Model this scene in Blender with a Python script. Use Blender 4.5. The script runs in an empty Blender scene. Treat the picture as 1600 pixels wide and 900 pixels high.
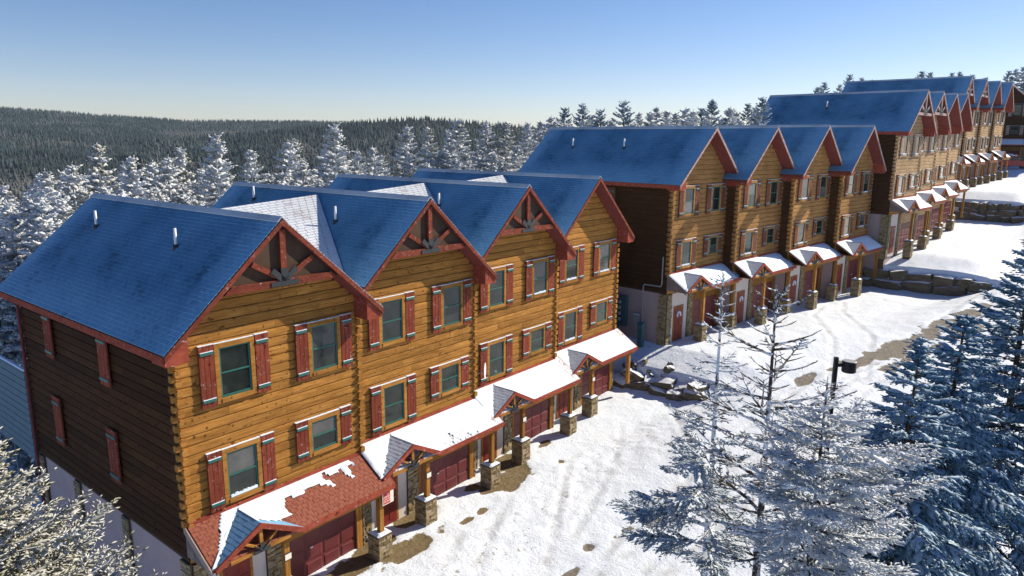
import bpy, math, random, os
import numpy as np
from mathutils import Vector, Matrix, Euler

scene = bpy.context.scene
COL = scene.collection
R = math.radians

# ------------------------------------------------------------------ camera
cam_data = bpy.data.cameras.new('camera')
cam = bpy.data.objects.new('camera', cam_data)
COL.objects.link(cam)
CAM = (-8.457, -18.231, 14.739)
_yaw, _pit, _rol = R(38.684), R(11.65), R(0.567)
_fw = Vector((math.cos(_yaw) * math.cos(_pit), math.sin(_yaw) * math.cos(_pit), -math.sin(_pit)))
_rt = Vector((math.sin(_yaw), -math.cos(_yaw), 0))
_up = _rt.cross(_fw)
_r2 = _rt * math.cos(_rol) + _up * math.sin(_rol)
_u2 = _r2.cross(_fw)
_m = Matrix(((_r2.x, _u2.x, -_fw.x), (_r2.y, _u2.y, -_fw.y), (_r2.z, _u2.z, -_fw.z)))
cam.matrix_world = Matrix.Translation(CAM) @ _m.to_4x4()
cam_data.sensor_width = 36.0
cam_data.sensor_fit = 'HORIZONTAL'
cam_data.lens = 36.0 * 1110.724 / 1600.0
cam_data.clip_start = 0.2
cam_data.clip_end = 30000
scene.camera = cam

# ------------------------------------------------------------------ sky and sun
SUN_EL, SUN_AZ = 32.0, -22.0          # degrees; azimuth from +X towards +Y
world = bpy.data.worlds.new('World')
scene.world = world
world.use_nodes = True
wn = world.node_tree
wn.nodes.clear()
w_out = wn.nodes.new('ShaderNodeOutputWorld')
w_bg = wn.nodes.new('ShaderNodeBackground')
w_sky = wn.nodes.new('ShaderNodeTexSky')
w_sky.sky_type = 'NISHITA'
w_sky.sun_disc = False
w_sky.sun_elevation = R(SUN_EL)
w_sky.sun_rotation = R(90.0 - SUN_AZ)
w_sky.altitude = 1400
w_sky.air_density = 1.0
w_sky.dust_density = 0.4
w_sky.ozone_density = 1.0
w_bg.inputs['Strength'].default_value = 0.074
w_hs = wn.nodes.new('ShaderNodeHueSaturation')
w_hs.inputs["Saturation"].default_value = 1.27
wn.links.new(w_sky.outputs[0], w_hs.inputs['Color'])
w_tint = wn.nodes.new('ShaderNodeMix')
w_tint.data_type = 'RGBA'
w_tint.blend_type = 'MULTIPLY'
w_tint.inputs[0].default_value = 1.0
w_tint.inputs[7].default_value = (1.02, 0.93, 1.05, 1)
wn.links.new(w_hs.outputs[0], w_tint.inputs[6])
wn.links.new(w_tint.outputs[2], w_bg.inputs['Color'])
wn.links.new(w_bg.outputs[0], w_out.inputs['Surface'])

sun_data = bpy.data.lights.new('sun', 'SUN')
sun = bpy.data.objects.new('sun', sun_data)
COL.objects.link(sun)
sun_data.energy = 5.0
sun_data.angle = R(0.53)
sun_data.color = (1.0, 0.87, 0.68)
_sd = Vector((math.cos(R(SUN_EL)) * math.cos(R(SUN_AZ)), math.cos(R(SUN_EL)) * math.sin(R(SUN_AZ)), math.sin(R(SUN_EL))))
sun.rotation_euler = _sd.to_track_quat('Z', 'Y').to_euler()
sun.location = (30, -30, 60)

scene.view_settings.view_transform = 'Standard'
scene.view_settings.look = 'None'
scene.view_settings.exposure = 0.65
scene.view_settings.gamma = 1.0
scene.cycles.max_bounces = 6
scene.cycles.diffuse_bounces = 3
scene.cycles.transparent_max_bounces = 4
scene.render.film_transparent = False

# ------------------------------------------------------------------ material helpers
class NT:
    def __init__(s, name):
        s.m = bpy.data.materials.new(name)
        s.m.use_nodes = True
        s.t = s.m.node_tree
        s.b = s.t.nodes['Principled BSDF']
        s.b.inputs['Roughness'].default_value = 0.8
        s.b.inputs['Specular IOR Level'].default_value = 0.25
    def n(s, typ, **kw):
        nd = s.t.nodes.new('ShaderNode' + typ)
        for k, v in kw.items():
            if k in nd.inputs.keys():
                nd.inputs[k].default_value = v
            else:
                setattr(nd, k, v)
        return nd
    def l(s, a, b):
        s.t.links.new(a, b)
    def coord(s, scale=(1, 1, 1), which='Object', shift=True):
        tc = s.n('TexCoord')
        mp = s.n('Mapping')
        mp.inputs['Scale'].default_value = scale
        s.l(tc.outputs[which], mp.inputs['Vector'])
        if shift:
            oi = s.n('ObjectInfo')
            mu = s.n('Math', operation='MULTIPLY')
            mu.inputs[1].default_value = 37.0
            s.l(oi.outputs['Random'], mu.inputs[0])
            cb = s.n('CombineXYZ')
            for i in range(3):
                s.l(mu.outputs[0], cb.inputs[i])
            s.l(cb.outputs[0], mp.inputs['Location'])
        return mp.outputs[0]
    def noise(s, vec, scale, detail=4, rough=0.55, dist=0.0):
        nd = s.n('TexNoise')
        nd.inputs['Scale'].default_value = scale
        nd.inputs['Detail'].default_value = detail
        nd.inputs['Roughness'].default_value = rough
        nd.inputs['Distortion'].default_value = dist
        s.l(vec, nd.inputs['Vector'])
        return nd.outputs['Fac']
    def ramp(s, fac, stops):
        r = s.n('ValToRGB')
        e = r.color_ramp.elements
        while len(e) > 1:
            e.remove(e[-1])
        for i, (p, c) in enumerate(stops):
            if not isinstance(c, (tuple, list)):
                c = (c, c, c)
            el = e[0] if i == 0 else e.new(p)
            el.position = p
            el.color = (*c, 1)
        s.l(fac, r.inputs[0])
        return r.outputs['Color']
    def mix(s, fac, a, b, mode='MIX'):
        m = s.n('Mix', data_type='RGBA', blend_type=mode)
        for v, idx in ((fac, 0), (a, 6), (b, 7)):
            if hasattr(v, 'is_output'):
                s.l(v, m.inputs[idx])
            elif idx == 0:
                m.inputs[0].default_value = v
            else:
                m.inputs[idx].default_value = (*v, 1)
        return m.outputs[2]
    def math(s, op, a, b=0.5, clamp=False):
        m = s.n('Math', operation=op, use_clamp=clamp)
        for v, i in ((a, 0), (b, 1)):
            if hasattr(v, 'is_output'):
                s.l(v, m.inputs[i])
            else:
                m.inputs[i].default_value = v
        return m.outputs[0]
    def base(s, c):
        if hasattr(c, 'is_output'):
            s.l(c, s.b.inputs['Base Color'])
        else:
            s.b.inputs['Base Color'].default_value = (*c, 1)
    def bump(s, h, strength=0.3, dist=0.02):
        b = s.n('Bump')
        b.inputs['Strength'].default_value = strength
        b.inputs['Distance'].default_value = dist
        s.l(h, b.inputs['Height'])
        s.l(b.outputs[0], s.b.inputs['Normal'])
    def rough(s, v):
        if hasattr(v, 'is_output'):
            s.l(v, s.b.inputs['Roughness'])
        else:
            s.b.inputs['Roughness'].default_value = v

MAT = {}

def mat_wood(name, cols, stretch, rnd=0.35, frost=0.0):
    """stretch: object-space scale that runs the grain along the piece."""
    t = NT(name)
    v = t.coord(stretch)
    g = t.noise(v, 3.2, 6, 0.62, 0.6)
    c = t.ramp(g, [(0.28, cols[0]), (0.52, cols[1]), (0.75, cols[2])])
    v2 = t.coord((1, 1, 1))
    k = t.noise(v2, 8.5, 1, 0.4)
    kn = t.ramp(k, [(0.69, 0.0), (0.73, 1.0)])
    c = t.mix(t.math('MULTIPLY', kn, 0.8), c, tuple(x * 0.28 for x in cols[0]))
    v3 = t.coord(tuple(x * 1.6 for x in stretch))
    ck = t.noise(v3, 6.0, 4, 0.7, 0.3)
    c = t.mix(t.ramp(ck, [(0.60, 0.0), (0.68, 0.55)]), c, tuple(x * 0.4 for x in cols[0]))
    oi = t.n('ObjectInfo')
    tone = t.ramp(oi.outputs['Random'], [(0.0, 1 - rnd), (1.0, 1 + rnd * 0.55)])
    c = t.mix(1.0, c, tone, 'MULTIPLY')
    w = t.noise(v2, 0.9, 4, 0.6)
    c = t.mix(t.ramp(w, [(0.42, 0.0), (0.72, 0.55)]), c, tuple(x * 0.45 for x in cols[1]))
    if frost:
        f = t.noise(v2, 9.0, 5, 0.7)
        c = t.mix(t.ramp(f, [(0.62 - frost, 0.0), (0.72, 0.55)]), c, (0.72, 0.74, 0.78))
    t.base(c)
    t.rough(0.85)
    t.b.inputs['Specular IOR Level'].default_value = 0.08
    t.bump(g, 0.35, 0.01)
    MAT[name] = t.m

ORANGE = [(0.20, 0.082, 0.018), (0.385, 0.180, 0.042), (0.49, 0.258, 0.078)]
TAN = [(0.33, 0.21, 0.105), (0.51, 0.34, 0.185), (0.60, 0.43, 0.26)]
mat_wood('log_wood', ORANGE, (0.35, 5, 5), 0.22)
mat_wood('log_wood_vertical', ORANGE, (5, 5, 0.35))
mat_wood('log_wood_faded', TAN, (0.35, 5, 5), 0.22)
MIDW = [(0.22, 0.105, 0.034), (0.39, 0.205, 0.070), (0.49, 0.29, 0.120)]
mat_wood('log_wood_mid', MIDW, (0.35, 5, 5), 0.22)
SHADEW = [(0.034, 0.014, 0.005), (0.066, 0.029, 0.011), (0.10, 0.048, 0.021)]  # log wood darkened in its colour to stand for the walls' shade
mat_wood('log_wood_side', SHADEW, (5, 0.35, 5))
RED = [(0.155, 0.034, 0.019), (0.245, 0.058, 0.034), (0.29, 0.080, 0.050)]
mat_wood('red_wood', RED, (4, 4, 0.5), 0.25, 0.02)
REDH = [(0.215, 0.045, 0.026), (0.31, 0.068, 0.040), (0.36, 0.095, 0.060)]
mat_wood('red_trim', REDH, (1.2, 3, 3), 0.12, 0.02)
mat_wood('red_trim_frosted', [(0.14, 0.034, 0.021), (0.205, 0.050, 0.031), (0.26, 0.080, 0.055)], (1.2, 3, 3), 0.12, 0.02)
mat_wood('brown_wood', [(0.13, 0.045, 0.028), (0.20, 0.078, 0.050), (0.26, 0.115, 0.08)], (4, 4, 0.5), 0.25, 0.02)
mat_wood('weathered_wood', [(0.24, 0.16, 0.13), (0.34, 0.24, 0.20), (0.42, 0.32, 0.28)], (4, 4, 0.5), 0.2, 0.06)
mat_wood('barge_rimed', [(0.25, 0.10, 0.08), (0.40, 0.22, 0.18), (0.50, 0.34, 0.30)], (1.2, 3, 3), 0.12, 0.22)
mat_wood('grey_board', [(0.20, 0.15, 0.13), (0.28, 0.22, 0.2), (0.34, 0.28, 0.26)], (1, 1, 1))

def mat_plain(name, c, rough=0.6, var=0.12, scale=6.0, bump=0.0, spec=0.3, metal=0.0):
    t = NT(name)
    v = t.coord()
    n = t.noise(v, scale, 5, 0.6)
    lo = tuple(x * (1 - var) for x in c)
    hi = tuple(min(1, x * (1 + var)) for x in c)
    t.base(t.ramp(n, [(0.3, lo), (0.7, hi)]))
    t.rough(rough)
    t.b.inputs['Specular IOR Level'].default_value = spec
    t.b.inputs['Metallic'].default_value = metal
    if bump:
        t.bump(n, bump, 0.02)
    MAT[name] = t.m

mat_plain('green_paint', (0.025, 0.12, 0.10), 0.5)
mat_plain('dark_paint', (0.03, 0.035, 0.04), 0.5)
mat_plain('maroon_paint', (0.135, 0.028, 0.030), 0.5, 0.15, 3)
mat_plain('door_paint', (0.21, 0.028, 0.02), 0.5, 0.15, 3)
mat_plain('stucco', (0.38, 0.30, 0.30), 0.9, 0.08, 2.5, 0.2)
mat_plain('white_trim', (0.62, 0.55, 0.52), 0.8, 0.06, 4)
mat_plain('white_metal', (0.72, 0.74, 0.76), 0.45, 0.05, 4)
mat_plain('soffit', (0.16, 0.035, 0.028), 0.8, 0.15, 3)
mat_plain('attic_wood', (0.06, 0.034, 0.02), 0.8, 0.2, 3)
mat_plain('concrete', (0.30, 0.25, 0.16), 0.85, 0.2, 2.5, 0.2)
mat_plain('teal_metal', (0.045, 0.11, 0.13), 0.55, 0.15, 3)
mat_plain('shingle_gap', (0.030, 0.026, 0.030), 0.9, 0.3, 8)
mat_plain('grey_metal', (0.30, 0.32, 0.33), 0.5, 0.1, 5)
mat_plain('black_metal', (0.018, 0.018, 0.022), 0.42, 0.2, 5)
mat_plain('sign_red', (0.52, 0.035, 0.045), 0.6, 0.08, 8)
mat_plain('sign_white', (0.80, 0.72, 0.62), 0.6, 0.05, 8)
mat_plain('car_red', (0.36, 0.012, 0.018), 0.3, 0.08, 2, 0, 0.5)
mat_plain('car_white', (0.70, 0.71, 0.72), 0.35, 0.04, 2, 0, 0.5)
mat_plain('rubber', (0.02, 0.02, 0.02), 0.8)
mat_plain('blue_siding', (0.11, 0.18, 0.22), 0.8, 0.08, 3)
mat_plain('lamp_glass', (0.75, 0.74, 0.70), 0.3, 0.04, 3)

def mat_glass():
    t = NT('window_glass')
    oi = t.n('ObjectInfo')
    v = t.coord((1, 1, 1))
    n = t.noise(v, 1.6, 3, 0.6)
    dark = t.ramp(n, [(0.3, (0.006, 0.011, 0.010)), (0.7, (0.024, 0.032, 0.026))])
    pale = t.ramp(n, [(0.3, (0.12, 0.125, 0.12)), (0.7, (0.22, 0.22, 0.22))])
    sep = t.n('SeparateXYZ')
    t.l(v, sep.inputs[0])
    fold = t.n('TexWave')
    fold.inputs['Scale'].default_value = 5.0
    fold.inputs['Distortion'].default_value = 1.5
    t.l(v, fold.inputs['Vector'])
    pale = t.mix(t.math('MULTIPLY', fold.outputs['Fac'], 0.15), pale, (0.10, 0.10, 0.10))
    sel = t.ramp(oi.outputs['Random'], [(0.0, 0.0), (0.60, 0.04), (0.66, 0.75), (0.74, 0.3), (0.80, 0.0), (0.93, 0.0), (0.95, 0.6)])
    t.base(t.mix(sel, dark, pale))
    t.rough(0.06)
    t.b.inputs['Specular IOR Level'].default_value = 0.45
    nb = t.noise(v, 2.2, 2, 0.5)
    t.bump(nb, 0.10, 0.02)
    MAT['window_glass'] = t.m
mat_glass()

def mat_snow(name='snow', sparkle=True):
    t = NT(name)
    v = t.coord((1, 1, 1), shift=False)
    n = t.noise(v, 1.2, 5, 0.6)
    t.base(t.ramp(n, [(0.3, (0.64, 0.76, 0.91)), (0.7, (0.70, 0.80, 0.94))]))
    t.rough(0.65)
    f = t.noise(v, 14, 6, 0.7)
    t.bump(f, 0.28, 0.03)
    MAT[name] = t.m
mat_snow()

def mat_shingle(name, frost_lo, frost_hi, amount, base=((0.13, 0.05, 0.038), (0.23, 0.085, 0.062)), edge=None):
    """asphalt shingles under rime: rime lies in a drifting noise, thicker in the lee of the roof edges; the tabs show through it"""
    t = NT(name)
    v = t.coord((1, 1, 1), shift=False)
    n0 = t.noise(v, 11, 4, 0.6)
    tab = t.ramp(n0, [(0.3, base[0]), (0.7, base[1])])
    at = t.n('Attribute', attribute_name='tone')
    n1 = t.noise(v, 0.55, 4, 0.6)
    n2 = t.noise(v, 16.0, 4, 0.65)
    a = t.math('ADD', t.math('MULTIPLY', n1, 1.1), t.math('MULTIPLY', n2, 0.7))
    a = t.math('ADD', a, t.math('MULTIPLY', at.outputs['Fac'], 0.42))
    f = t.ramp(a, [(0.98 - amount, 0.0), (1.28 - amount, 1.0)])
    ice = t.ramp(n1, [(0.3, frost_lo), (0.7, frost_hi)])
    if edge:
        sp = t.n('SeparateXYZ')
        t.l(v, sp.inputs[0])
        wob = t.math('MULTIPLY', t.math('SUBTRACT', t.noise(v, 1.7, 5, 0.65), 0.5), 1.3)
        yy = t.math('ADD', sp.outputs['Y'], wob)
        m = t.n('MapRange')
        m.inputs['From Min'].default_value = -0.35
        m.inputs['From Max'].default_value = 0.65
        m.inputs['To Min'].default_value = 1.0
        m.inputs['To Max'].default_value = 0.0
        t.l(yy, m.inputs['Value'])
        m2 = t.n('MapRange')
        m2.inputs['From Min'].default_value = 10.4
        m2.inputs['From Max'].default_value = 11.6
        t.l(yy, m2.inputs['Value'])
        m3 = t.n('MapRange')
        m3.inputs['From Min'].default_value = -0.2
        m3.inputs['From Max'].default_value = 0.7
        m3.inputs['To Min'].default_value = 0.75
        m3.inputs['To Max'].default_value = 0.0
        t.l(t.math('ADD', sp.outputs['X'], t.math('MULTIPLY', wob, 0.7)), m3.inputs['Value'])
        e = t.math('MAXIMUM', t.math('MAXIMUM', m.outputs[0], m2.outputs[0]), m3.outputs[0])
        e = t.math('MULTIPLY', e, 0.85, True)
        f = t.math('MAXIMUM', f, e)
        ice = t.mix(e, ice, edge)
    t.base(t.mix(f, tab, ice))
    t.rough(0.62)
    t.b.inputs['Specular IOR Level'].default_value = 0.15
    t.bump(n2, 0.35, 0.012)
    MAT[name] = t.m

mat_shingle('shingle_rimed', (0.045, 0.150, 0.285), (0.10, 0.25, 0.42), 0.36, ((0.022, 0.050, 0.090), (0.035, 0.085, 0.15)), edge=(0.17, 0.36, 0.56))  # rime and tabs tinted blue: sky-lit shade of the left slopes in the colour
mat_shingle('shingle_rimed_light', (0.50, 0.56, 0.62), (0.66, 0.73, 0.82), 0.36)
mat_shingle('shingle_bare', (0.6, 0.63, 0.68), (0.72, 0.77, 0.84), -0.12, ((0.17, 0.054, 0.034), (0.31, 0.105, 0.070)))
mat_shingle('shingle_dusted', (0.55, 0.58, 0.63), (0.72, 0.77, 0.84), -0.025, ((0.17, 0.054, 0.034), (0.31, 0.105, 0.070)))
mat_shingle('shingle_dusted_more', (0.5, 0.55, 0.60), (0.70, 0.75, 0.82), 0.11, ((0.17, 0.054, 0.034), (0.31, 0.105, 0.070)))
mat_shingle('shingle_ridge', (0.3, 0.36, 0.42), (0.5, 0.56, 0.62), 0.22, ((0.10, 0.04, 0.03), (0.18, 0.07, 0.05)))

def mat_stone(name, pal):
    t = NT(name)
    at = t.n('Attribute', attribute_name='tone')
    v = t.coord((1, 1, 1))
    n = t.noise(v, 9, 5, 0.65)
    c = t.ramp(at.outputs['Fac'], [(i / (len(pal) - 1), p) for i, p in enumerate(pal)])
    c = t.mix(t.ramp(n, [(0.35, 0.0), (0.75, 0.6)]), c, tuple(x * 0.5 for x in pal[0]))
    t.base(c)
    t.rough(0.9)
    t.bump(n, 0.5, 0.02)
    MAT[name] = t.m
mat_stone('veneer_stone', [(0.17, 0.12, 0.055), (0.30, 0.22, 0.11), (0.42, 0.33, 0.19), (0.25, 0.20, 0.14), (0.50, 0.41, 0.26)])
mat_stone('ledge_rock', [(0.11, 0.088, 0.058), (0.16, 0.13, 0.088), (0.22, 0.18, 0.125)])
mat_plain('mortar', (0.10, 0.075, 0.045), 0.95, 0.2, 8)

def mat_rock_snow():
    t = NT('rock_snowy')
    v = t.coord((1, 1, 1))
    n = t.noise(v, 3.2, 6, 0.65)
    rock = t.ramp(n, [(0.3, (0.075, 0.06, 0.04)), (0.55, (0.15, 0.12, 0.08)), (0.75, (0.22, 0.18, 0.12))])
    g = t.n('NewGeometry')
    sx = t.n('SeparateXYZ')
    t.l(g.outputs['Normal'], sx.inputs[0])
    n2 = t.noise(v, 5, 4, 0.6)
    up = t.math('ADD', sx.outputs['Z'], t.math('MULTIPLY', t.math('SUBTRACT', n2, 0.5), 0.9))
    f = t.ramp(up, [(0.62, 0.0), (0.80, 1.0)])
    t.base(t.mix(f, rock, (0.76, 0.81, 0.88)))
    t.rough(0.85)
    t.bump(n, 0.6, 0.05)
    MAT['rock_snowy'] = t.m
mat_rock_snow()

def mat_needles(name, frost, needle_lo, needle_hi, white=((0.62, 0.64, 0.66), (0.84, 0.86, 0.88)), trans=0.2, scale=1.6, up=0.35):
    """needles under rime; rime sits thicker on the upper side of every sprig"""
    t = NT(name)
    v = t.coord((1, 1, 1))
    n = t.noise(v, scale, 2, 0.5)
    n3 = t.noise(v, 9.0, 2, 0.5)
    green = t.ramp(n3, [(0.3, needle_lo), (0.7, needle_hi)])
    ice = t.ramp(n3, [(0.3, white[0]), (0.7, white[1])])
    g = t.n('NewGeometry')
    sx = t.n('SeparateXYZ')
    t.l(g.outputs['Normal'], sx.inputs[0])
    a = t.math('ADD', t.math('MULTIPLY', t.math('SUBTRACT', n, 0.5), 1.6), t.math('MULTIPLY', sx.outputs['Z'], up))
    a = t.math('ADD', a, frost, True)
    f = t.ramp(a, [(0.15, 0.0), (0.85, 1.0)])
    c = t.mix(f, green, ice)
    t.base(c)
    t.rough(0.8)
    t.b.inputs['Specular IOR Level'].default_value = 0.08
    tr = t.n('BsdfTranslucent')
    t.l(c, tr.inputs['Color'])
    mx = t.n('MixShader')
    mx.inputs[0].default_value = trans
    t.l(t.b.outputs[0], mx.inputs[1])
    t.l(tr.outputs[0], mx.inputs[2])
    out = [x for x in t.t.nodes if x.type == 'OUTPUT_MATERIAL'][0]
    t.l(mx.outputs[0], out.inputs['Surface'])
    MAT[name] = t.m
mat_needles('needles_white', 0.74, (0.11, 0.14, 0.12), (0.20, 0.22, 0.17), ((0.66, 0.72, 0.79), (0.80, 0.84, 0.90)), 0.18, up=0.30)
mat_needles('needles_olive', 0.38, (0.10, 0.105, 0.030), (0.25, 0.22, 0.075), ((0.64, 0.67, 0.68), (0.82, 0.83, 0.84)), 0.2, up=0.40)
mat_needles('needles_pale', 0.64, (0.12, 0.13, 0.075), (0.24, 0.23, 0.13), ((0.64, 0.69, 0.74), (0.80, 0.83, 0.88)), 0.18, up=0.3)
mat_needles('needles_dark', 0.22, (0.022, 0.085, 0.145), (0.065, 0.17, 0.27), ((0.32, 0.49, 0.66), (0.62, 0.74, 0.86)), 0.10, scale=1.0, up=0.62)  # needles and rime coloured bluer to deepen the blue shade on these trees
mat_needles('needles_rimed', 0.55, (0.045, 0.09, 0.125), (0.11, 0.17, 0.21), ((0.42, 0.54, 0.67), (0.70, 0.77, 0.85)), 0.15, up=0.5)

def mat_bark(name, frost):
    t = NT(name)
    v = t.coord((1, 1, 1))
    n = t.noise(v, 7, 5, 0.7)
    br = t.ramp(n, [(0.3, (0.030, 0.022, 0.018)), (0.7, (0.085, 0.065, 0.05))])
    n2 = t.noise(v, 4.0, 5, 0.7)
    f = t.ramp(n2, [(0.70 - frost * 0.5, 0.0), (0.80 - frost * 0.5, 1.0)])
    t.base(t.mix(f, br, (0.70, 0.76, 0.84)))
    t.rough(0.9)
    t.bump(n, 0.5, 0.03)
    MAT[name] = t.m
mat_bark('bark', 0.25)
mat_bark('bark_iced', 0.62)
mat_bark('bark_half_iced', 0.46)

# ------------------------------------------------------------------ mesh helpers
class MB:
    """collects simple solids and builds ONE mesh object from them"""
    def __init__(s):
        s.v, s.f, s.mi, s.tone = [], [], [], []
        s.cur = 0
    def add(s, verts, faces, tone=None):
        o = len(s.v)
        s.v.extend([tuple(p) for p in verts])
        for fc in faces:
            s.f.append(tuple(i + o for i in fc))
            s.mi.append(s.cur)
            s.tone.append(0.5 if tone is None else tone)
        return s
    def box(s, x0, x1, y0, y1, z0, z1, tone=None):
        v = [(x0, y0, z0), (x1, y0, z0), (x1, y1, z0), (x0, y1, z0), (x0, y0, z1), (x1, y0, z1), (x1, y1, z1), (x0, y1, z1)]
        return s.add(v, [(0, 3, 2, 1), (4, 5, 6, 7), (0, 1, 5, 4), (1, 2, 6, 5), (2, 3, 7, 6), (3, 0, 4, 7)], tone)
    def extr(s, poly, axis, a, b, tone=None):
        """extrude a 2-D polygon; axis 'y': poly is (x,z); axis 'x': poly is (y,z); axis 'z': poly is (x,y)"""
        def P(p, t):
            return (p[0], t, p[1]) if axis == 'y' else (t, p[0], p[1]) if axis == 'x' else (p[0], p[1], t)
        n = len(poly)
        v = [P(p, a) for p in poly] + [P(p, b) for p in poly]
        f = [tuple(range(n)), tuple(range(2 * n - 1, n - 1, -1))]
        for i in range(n):
            j = (i + 1) % n
            f.append((i, i + n, j + n, j))
        return s.add(v, f, tone)
    def bar(s, p, q, w, h, up=(0, 0, 1), tone=None):
        p, q = Vector(p), Vector(q)
        d = (q - p).normalized()
        sd = d.cross(Vector(up))
        if sd.length < 1e-4:
            sd = Vector((1, 0, 0))
        sd.normalize()
        u = sd.cross(d).normalized()
        v = []
        for c in (p, q):
            for a, b in ((-1, -1), (1, -1), (1, 1), (-1, 1)):
                v.append(c + sd * (a * w / 2) + u * (b * h / 2))
        return s.add(v, [(0, 3, 2, 1), (4, 5, 6, 7), (0, 1, 5, 4), (1, 2, 6, 5), (2, 3, 7, 6), (3, 0, 4, 7)], tone)
    def tube(s, pts, rad, n=8, cap=True):
        pts = [Vector(p) for p in pts]
        if not isinstance(rad, (list, tuple)):
            rad = [rad] * len(pts)
        v, f = [], []
        ref = Vector((0.3, 0.9, 0.2))
        for i, p in enumerate(pts):
            d = (pts[min(i + 1, len(pts) - 1)] - pts[max(i - 1, 0)]).normalized()
            a = d.cross(ref)
            if a.length < 1e-3:
                a = d.cross(Vector((1, 0, 0)))
            a.normalize()
            b = d.cross(a)
            for k in range(n):
                t = 2 * math.pi * k / n
                v.append(p + (a * math.cos(t) + b * math.sin(t)) * rad[i])
        for i in range(len(pts) - 1):
            for k in range(n):
                k2 = (k + 1) % n
                f.append((i * n + k, i * n + k2, (i + 1) * n + k2, (i + 1) * n + k))
        if cap:
            f.append(tuple(range(n - 1, -1, -1)))
            f.append(tuple(range((len(pts) - 1) * n, len(pts) * n)))
        return s.add(v, f)
    def mesh(s, name, mats, smooth=False):
        me = bpy.data.meshes.new(name)
        me.from_pydata(s.v, [], s.f)
        for m in mats:
            me.materials.append(MAT[m])
        me.polygons.foreach_set('material_index', s.mi)
        at = me.attributes.new('tone', 'FLOAT', 'FACE')
        at.data.foreach_set('value', s.tone)
        if smooth:
            me.polygons.foreach_set('use_smooth', [True] * len(s.f))
        me.update()
        import bmesh
        bm = bmesh.new()
        bm.from_mesh(me)
        bmesh.ops.recalc_face_normals(bm, faces=bm.faces)
        bm.to_mesh(me)
        bm.free()
        return me

def arrays_mesh(name, V, F, mats, mi=None, smooth=False, color=None):
    """fast mesh from numpy arrays; F is (n,3) or (n,4)"""
    me = bpy.data.meshes.new(name)
    k = F.shape[1]
    me.vertices.add(len(V))
    me.vertices.foreach_set('co', np.ascontiguousarray(V, dtype=np.float32).ravel())
    me.loops.add(F.size)
    me.loops.foreach_set('vertex_index', np.ascontiguousarray(F, dtype=np.int32).ravel())
    me.polygons.add(len(F))
    me.polygons.foreach_set('loop_start', np.arange(0, F.size, k, dtype=np.int32))
    for m in mats:
        me.materials.append(MAT[m])
    if mi is not None:
        me.polygons.foreach_set('material_index', np.ascontiguousarray(mi, dtype=np.int32))
    if smooth:
        me.polygons.foreach_set('use_smooth', np.ones(len(F), dtype=bool))
    if color is not None:
        for nm, dom, val in color:
            at = me.attributes.new(nm, 'FLOAT', dom)
            at.data.foreach_set('value', np.ascontiguousarray(val, dtype=np.float32))
    me.update(calc_edges=True)
    me.validate()
    return me

def link(name, me, parent=None, loc=(0, 0, 0), rot=(0, 0, 0), scale=None, kind=None, label=None, cat=None, group=None):
    o = bpy.data.objects.new(name, me)
    COL.objects.link(o)
    if parent is not None:
        o.parent = parent
    o.location = loc
    o.rotation_euler = rot
    if scale is not None:
        o.scale = scale
    for k, v in (('kind', kind), ('label', label), ('category', cat), ('group', group)):
        if v:
            o[k] = v
    return o

def thing(name, label, cat, loc=(0, 0, 0), rotz=0.0, group=None):
    return link(name, None, None, loc, (0, 0, rotz), None, None, label, cat, group)

CACHE = {}
def shared(key, fn, name, mats, smooth=False):
    if key not in CACHE:
        b = MB()
        fn(b)
        CACHE[key] = b.mesh(name, mats, smooth)
    return CACHE[key]

# ------------------------------------------------------------------ ground
def lerp_tab(x, tab):
    return np.interp(x, [t[0] for t in tab], [t[1] for t in tab])
FRONT = [(-60, 0), (25, 0.9), (28.6, 0.0), (53, -5.2), (77, -7.4), (81, -6.1), (106, -8.8), (400, -30)]
PLAT = [(-30, -0.6), (-3, 0.45), (0, 0.62), (24.6, 1.32), (25.9, 1.5), (26.3, 2.4), (28.6, 3.08), (52.6, 3.66), (53.3, 3.75), (53.6, 5.45), (56.5, 6.15), (77, 6.95),
        (80.6, 7.1), (80.9, 9.2), (83.5, 9.95), (106, 10.75), (112, 11.7), (130, 12.2), (220, 13.0), (5000, 13)]
ROAD = [(-40, -3.0), (-10, -0.5), (0, 0.2), (12, 0.9), (26, 2.2), (40, 3.5), (65, 6.3), (93, 9.9), (106, 10.8), (112, 11.6), (130, 12.2), (220, 13), (5000, 13)]
# the plateaus reach farther out between the second and third block
REACH = [(-60, 6.5), (22, 4.2), (30, 4.5), (45, 6.0), (53, 7.2), (106, 7.0), (400, 8)]

def ground_z(x, y):
    x = np.asarray(x, dtype=float); y = np.asarray(y, dtype=float)
    yf = lerp_tab(x, FRONT)
    d = yf - y                                  # metres out from the facade
    reach = lerp_tab(x, REACH)
    w = np.clip((d - reach + 1.0) / 4.0, 0, 1)
    w = w * w * (3 - 2 * w)
    z = lerp_tab(x, PLAT) * (1 - w) + lerp_tab(x, ROAD) * w
    # behind the blocks the hillside falls away
    b = np.clip(y - yf - 5.0, 0, None)
    z = z - 0.15 * np.clip(b, 0, 40) - 0.2 * np.clip(b - 40, 0, 220)
    # towards the camera side a gentle bank below the road
    s = np.clip(-y - 17.0, 0, None)
    z = z - 0.10 * np.clip(s, 0, 60)
    # west of the first block
    ww = np.clip(-0.6 - x, 0, None)
    z = z - 0.22 * np.clip(ww, 0, 60) * np.clip((y + 7) / 6.0, 0.25, 1)
    far = np.clip((np.hypot(x - 40, y) - 260) / 400.0, 0, 1)
    z = z * (1 - far) + far * (-55.0)
    return z

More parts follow.
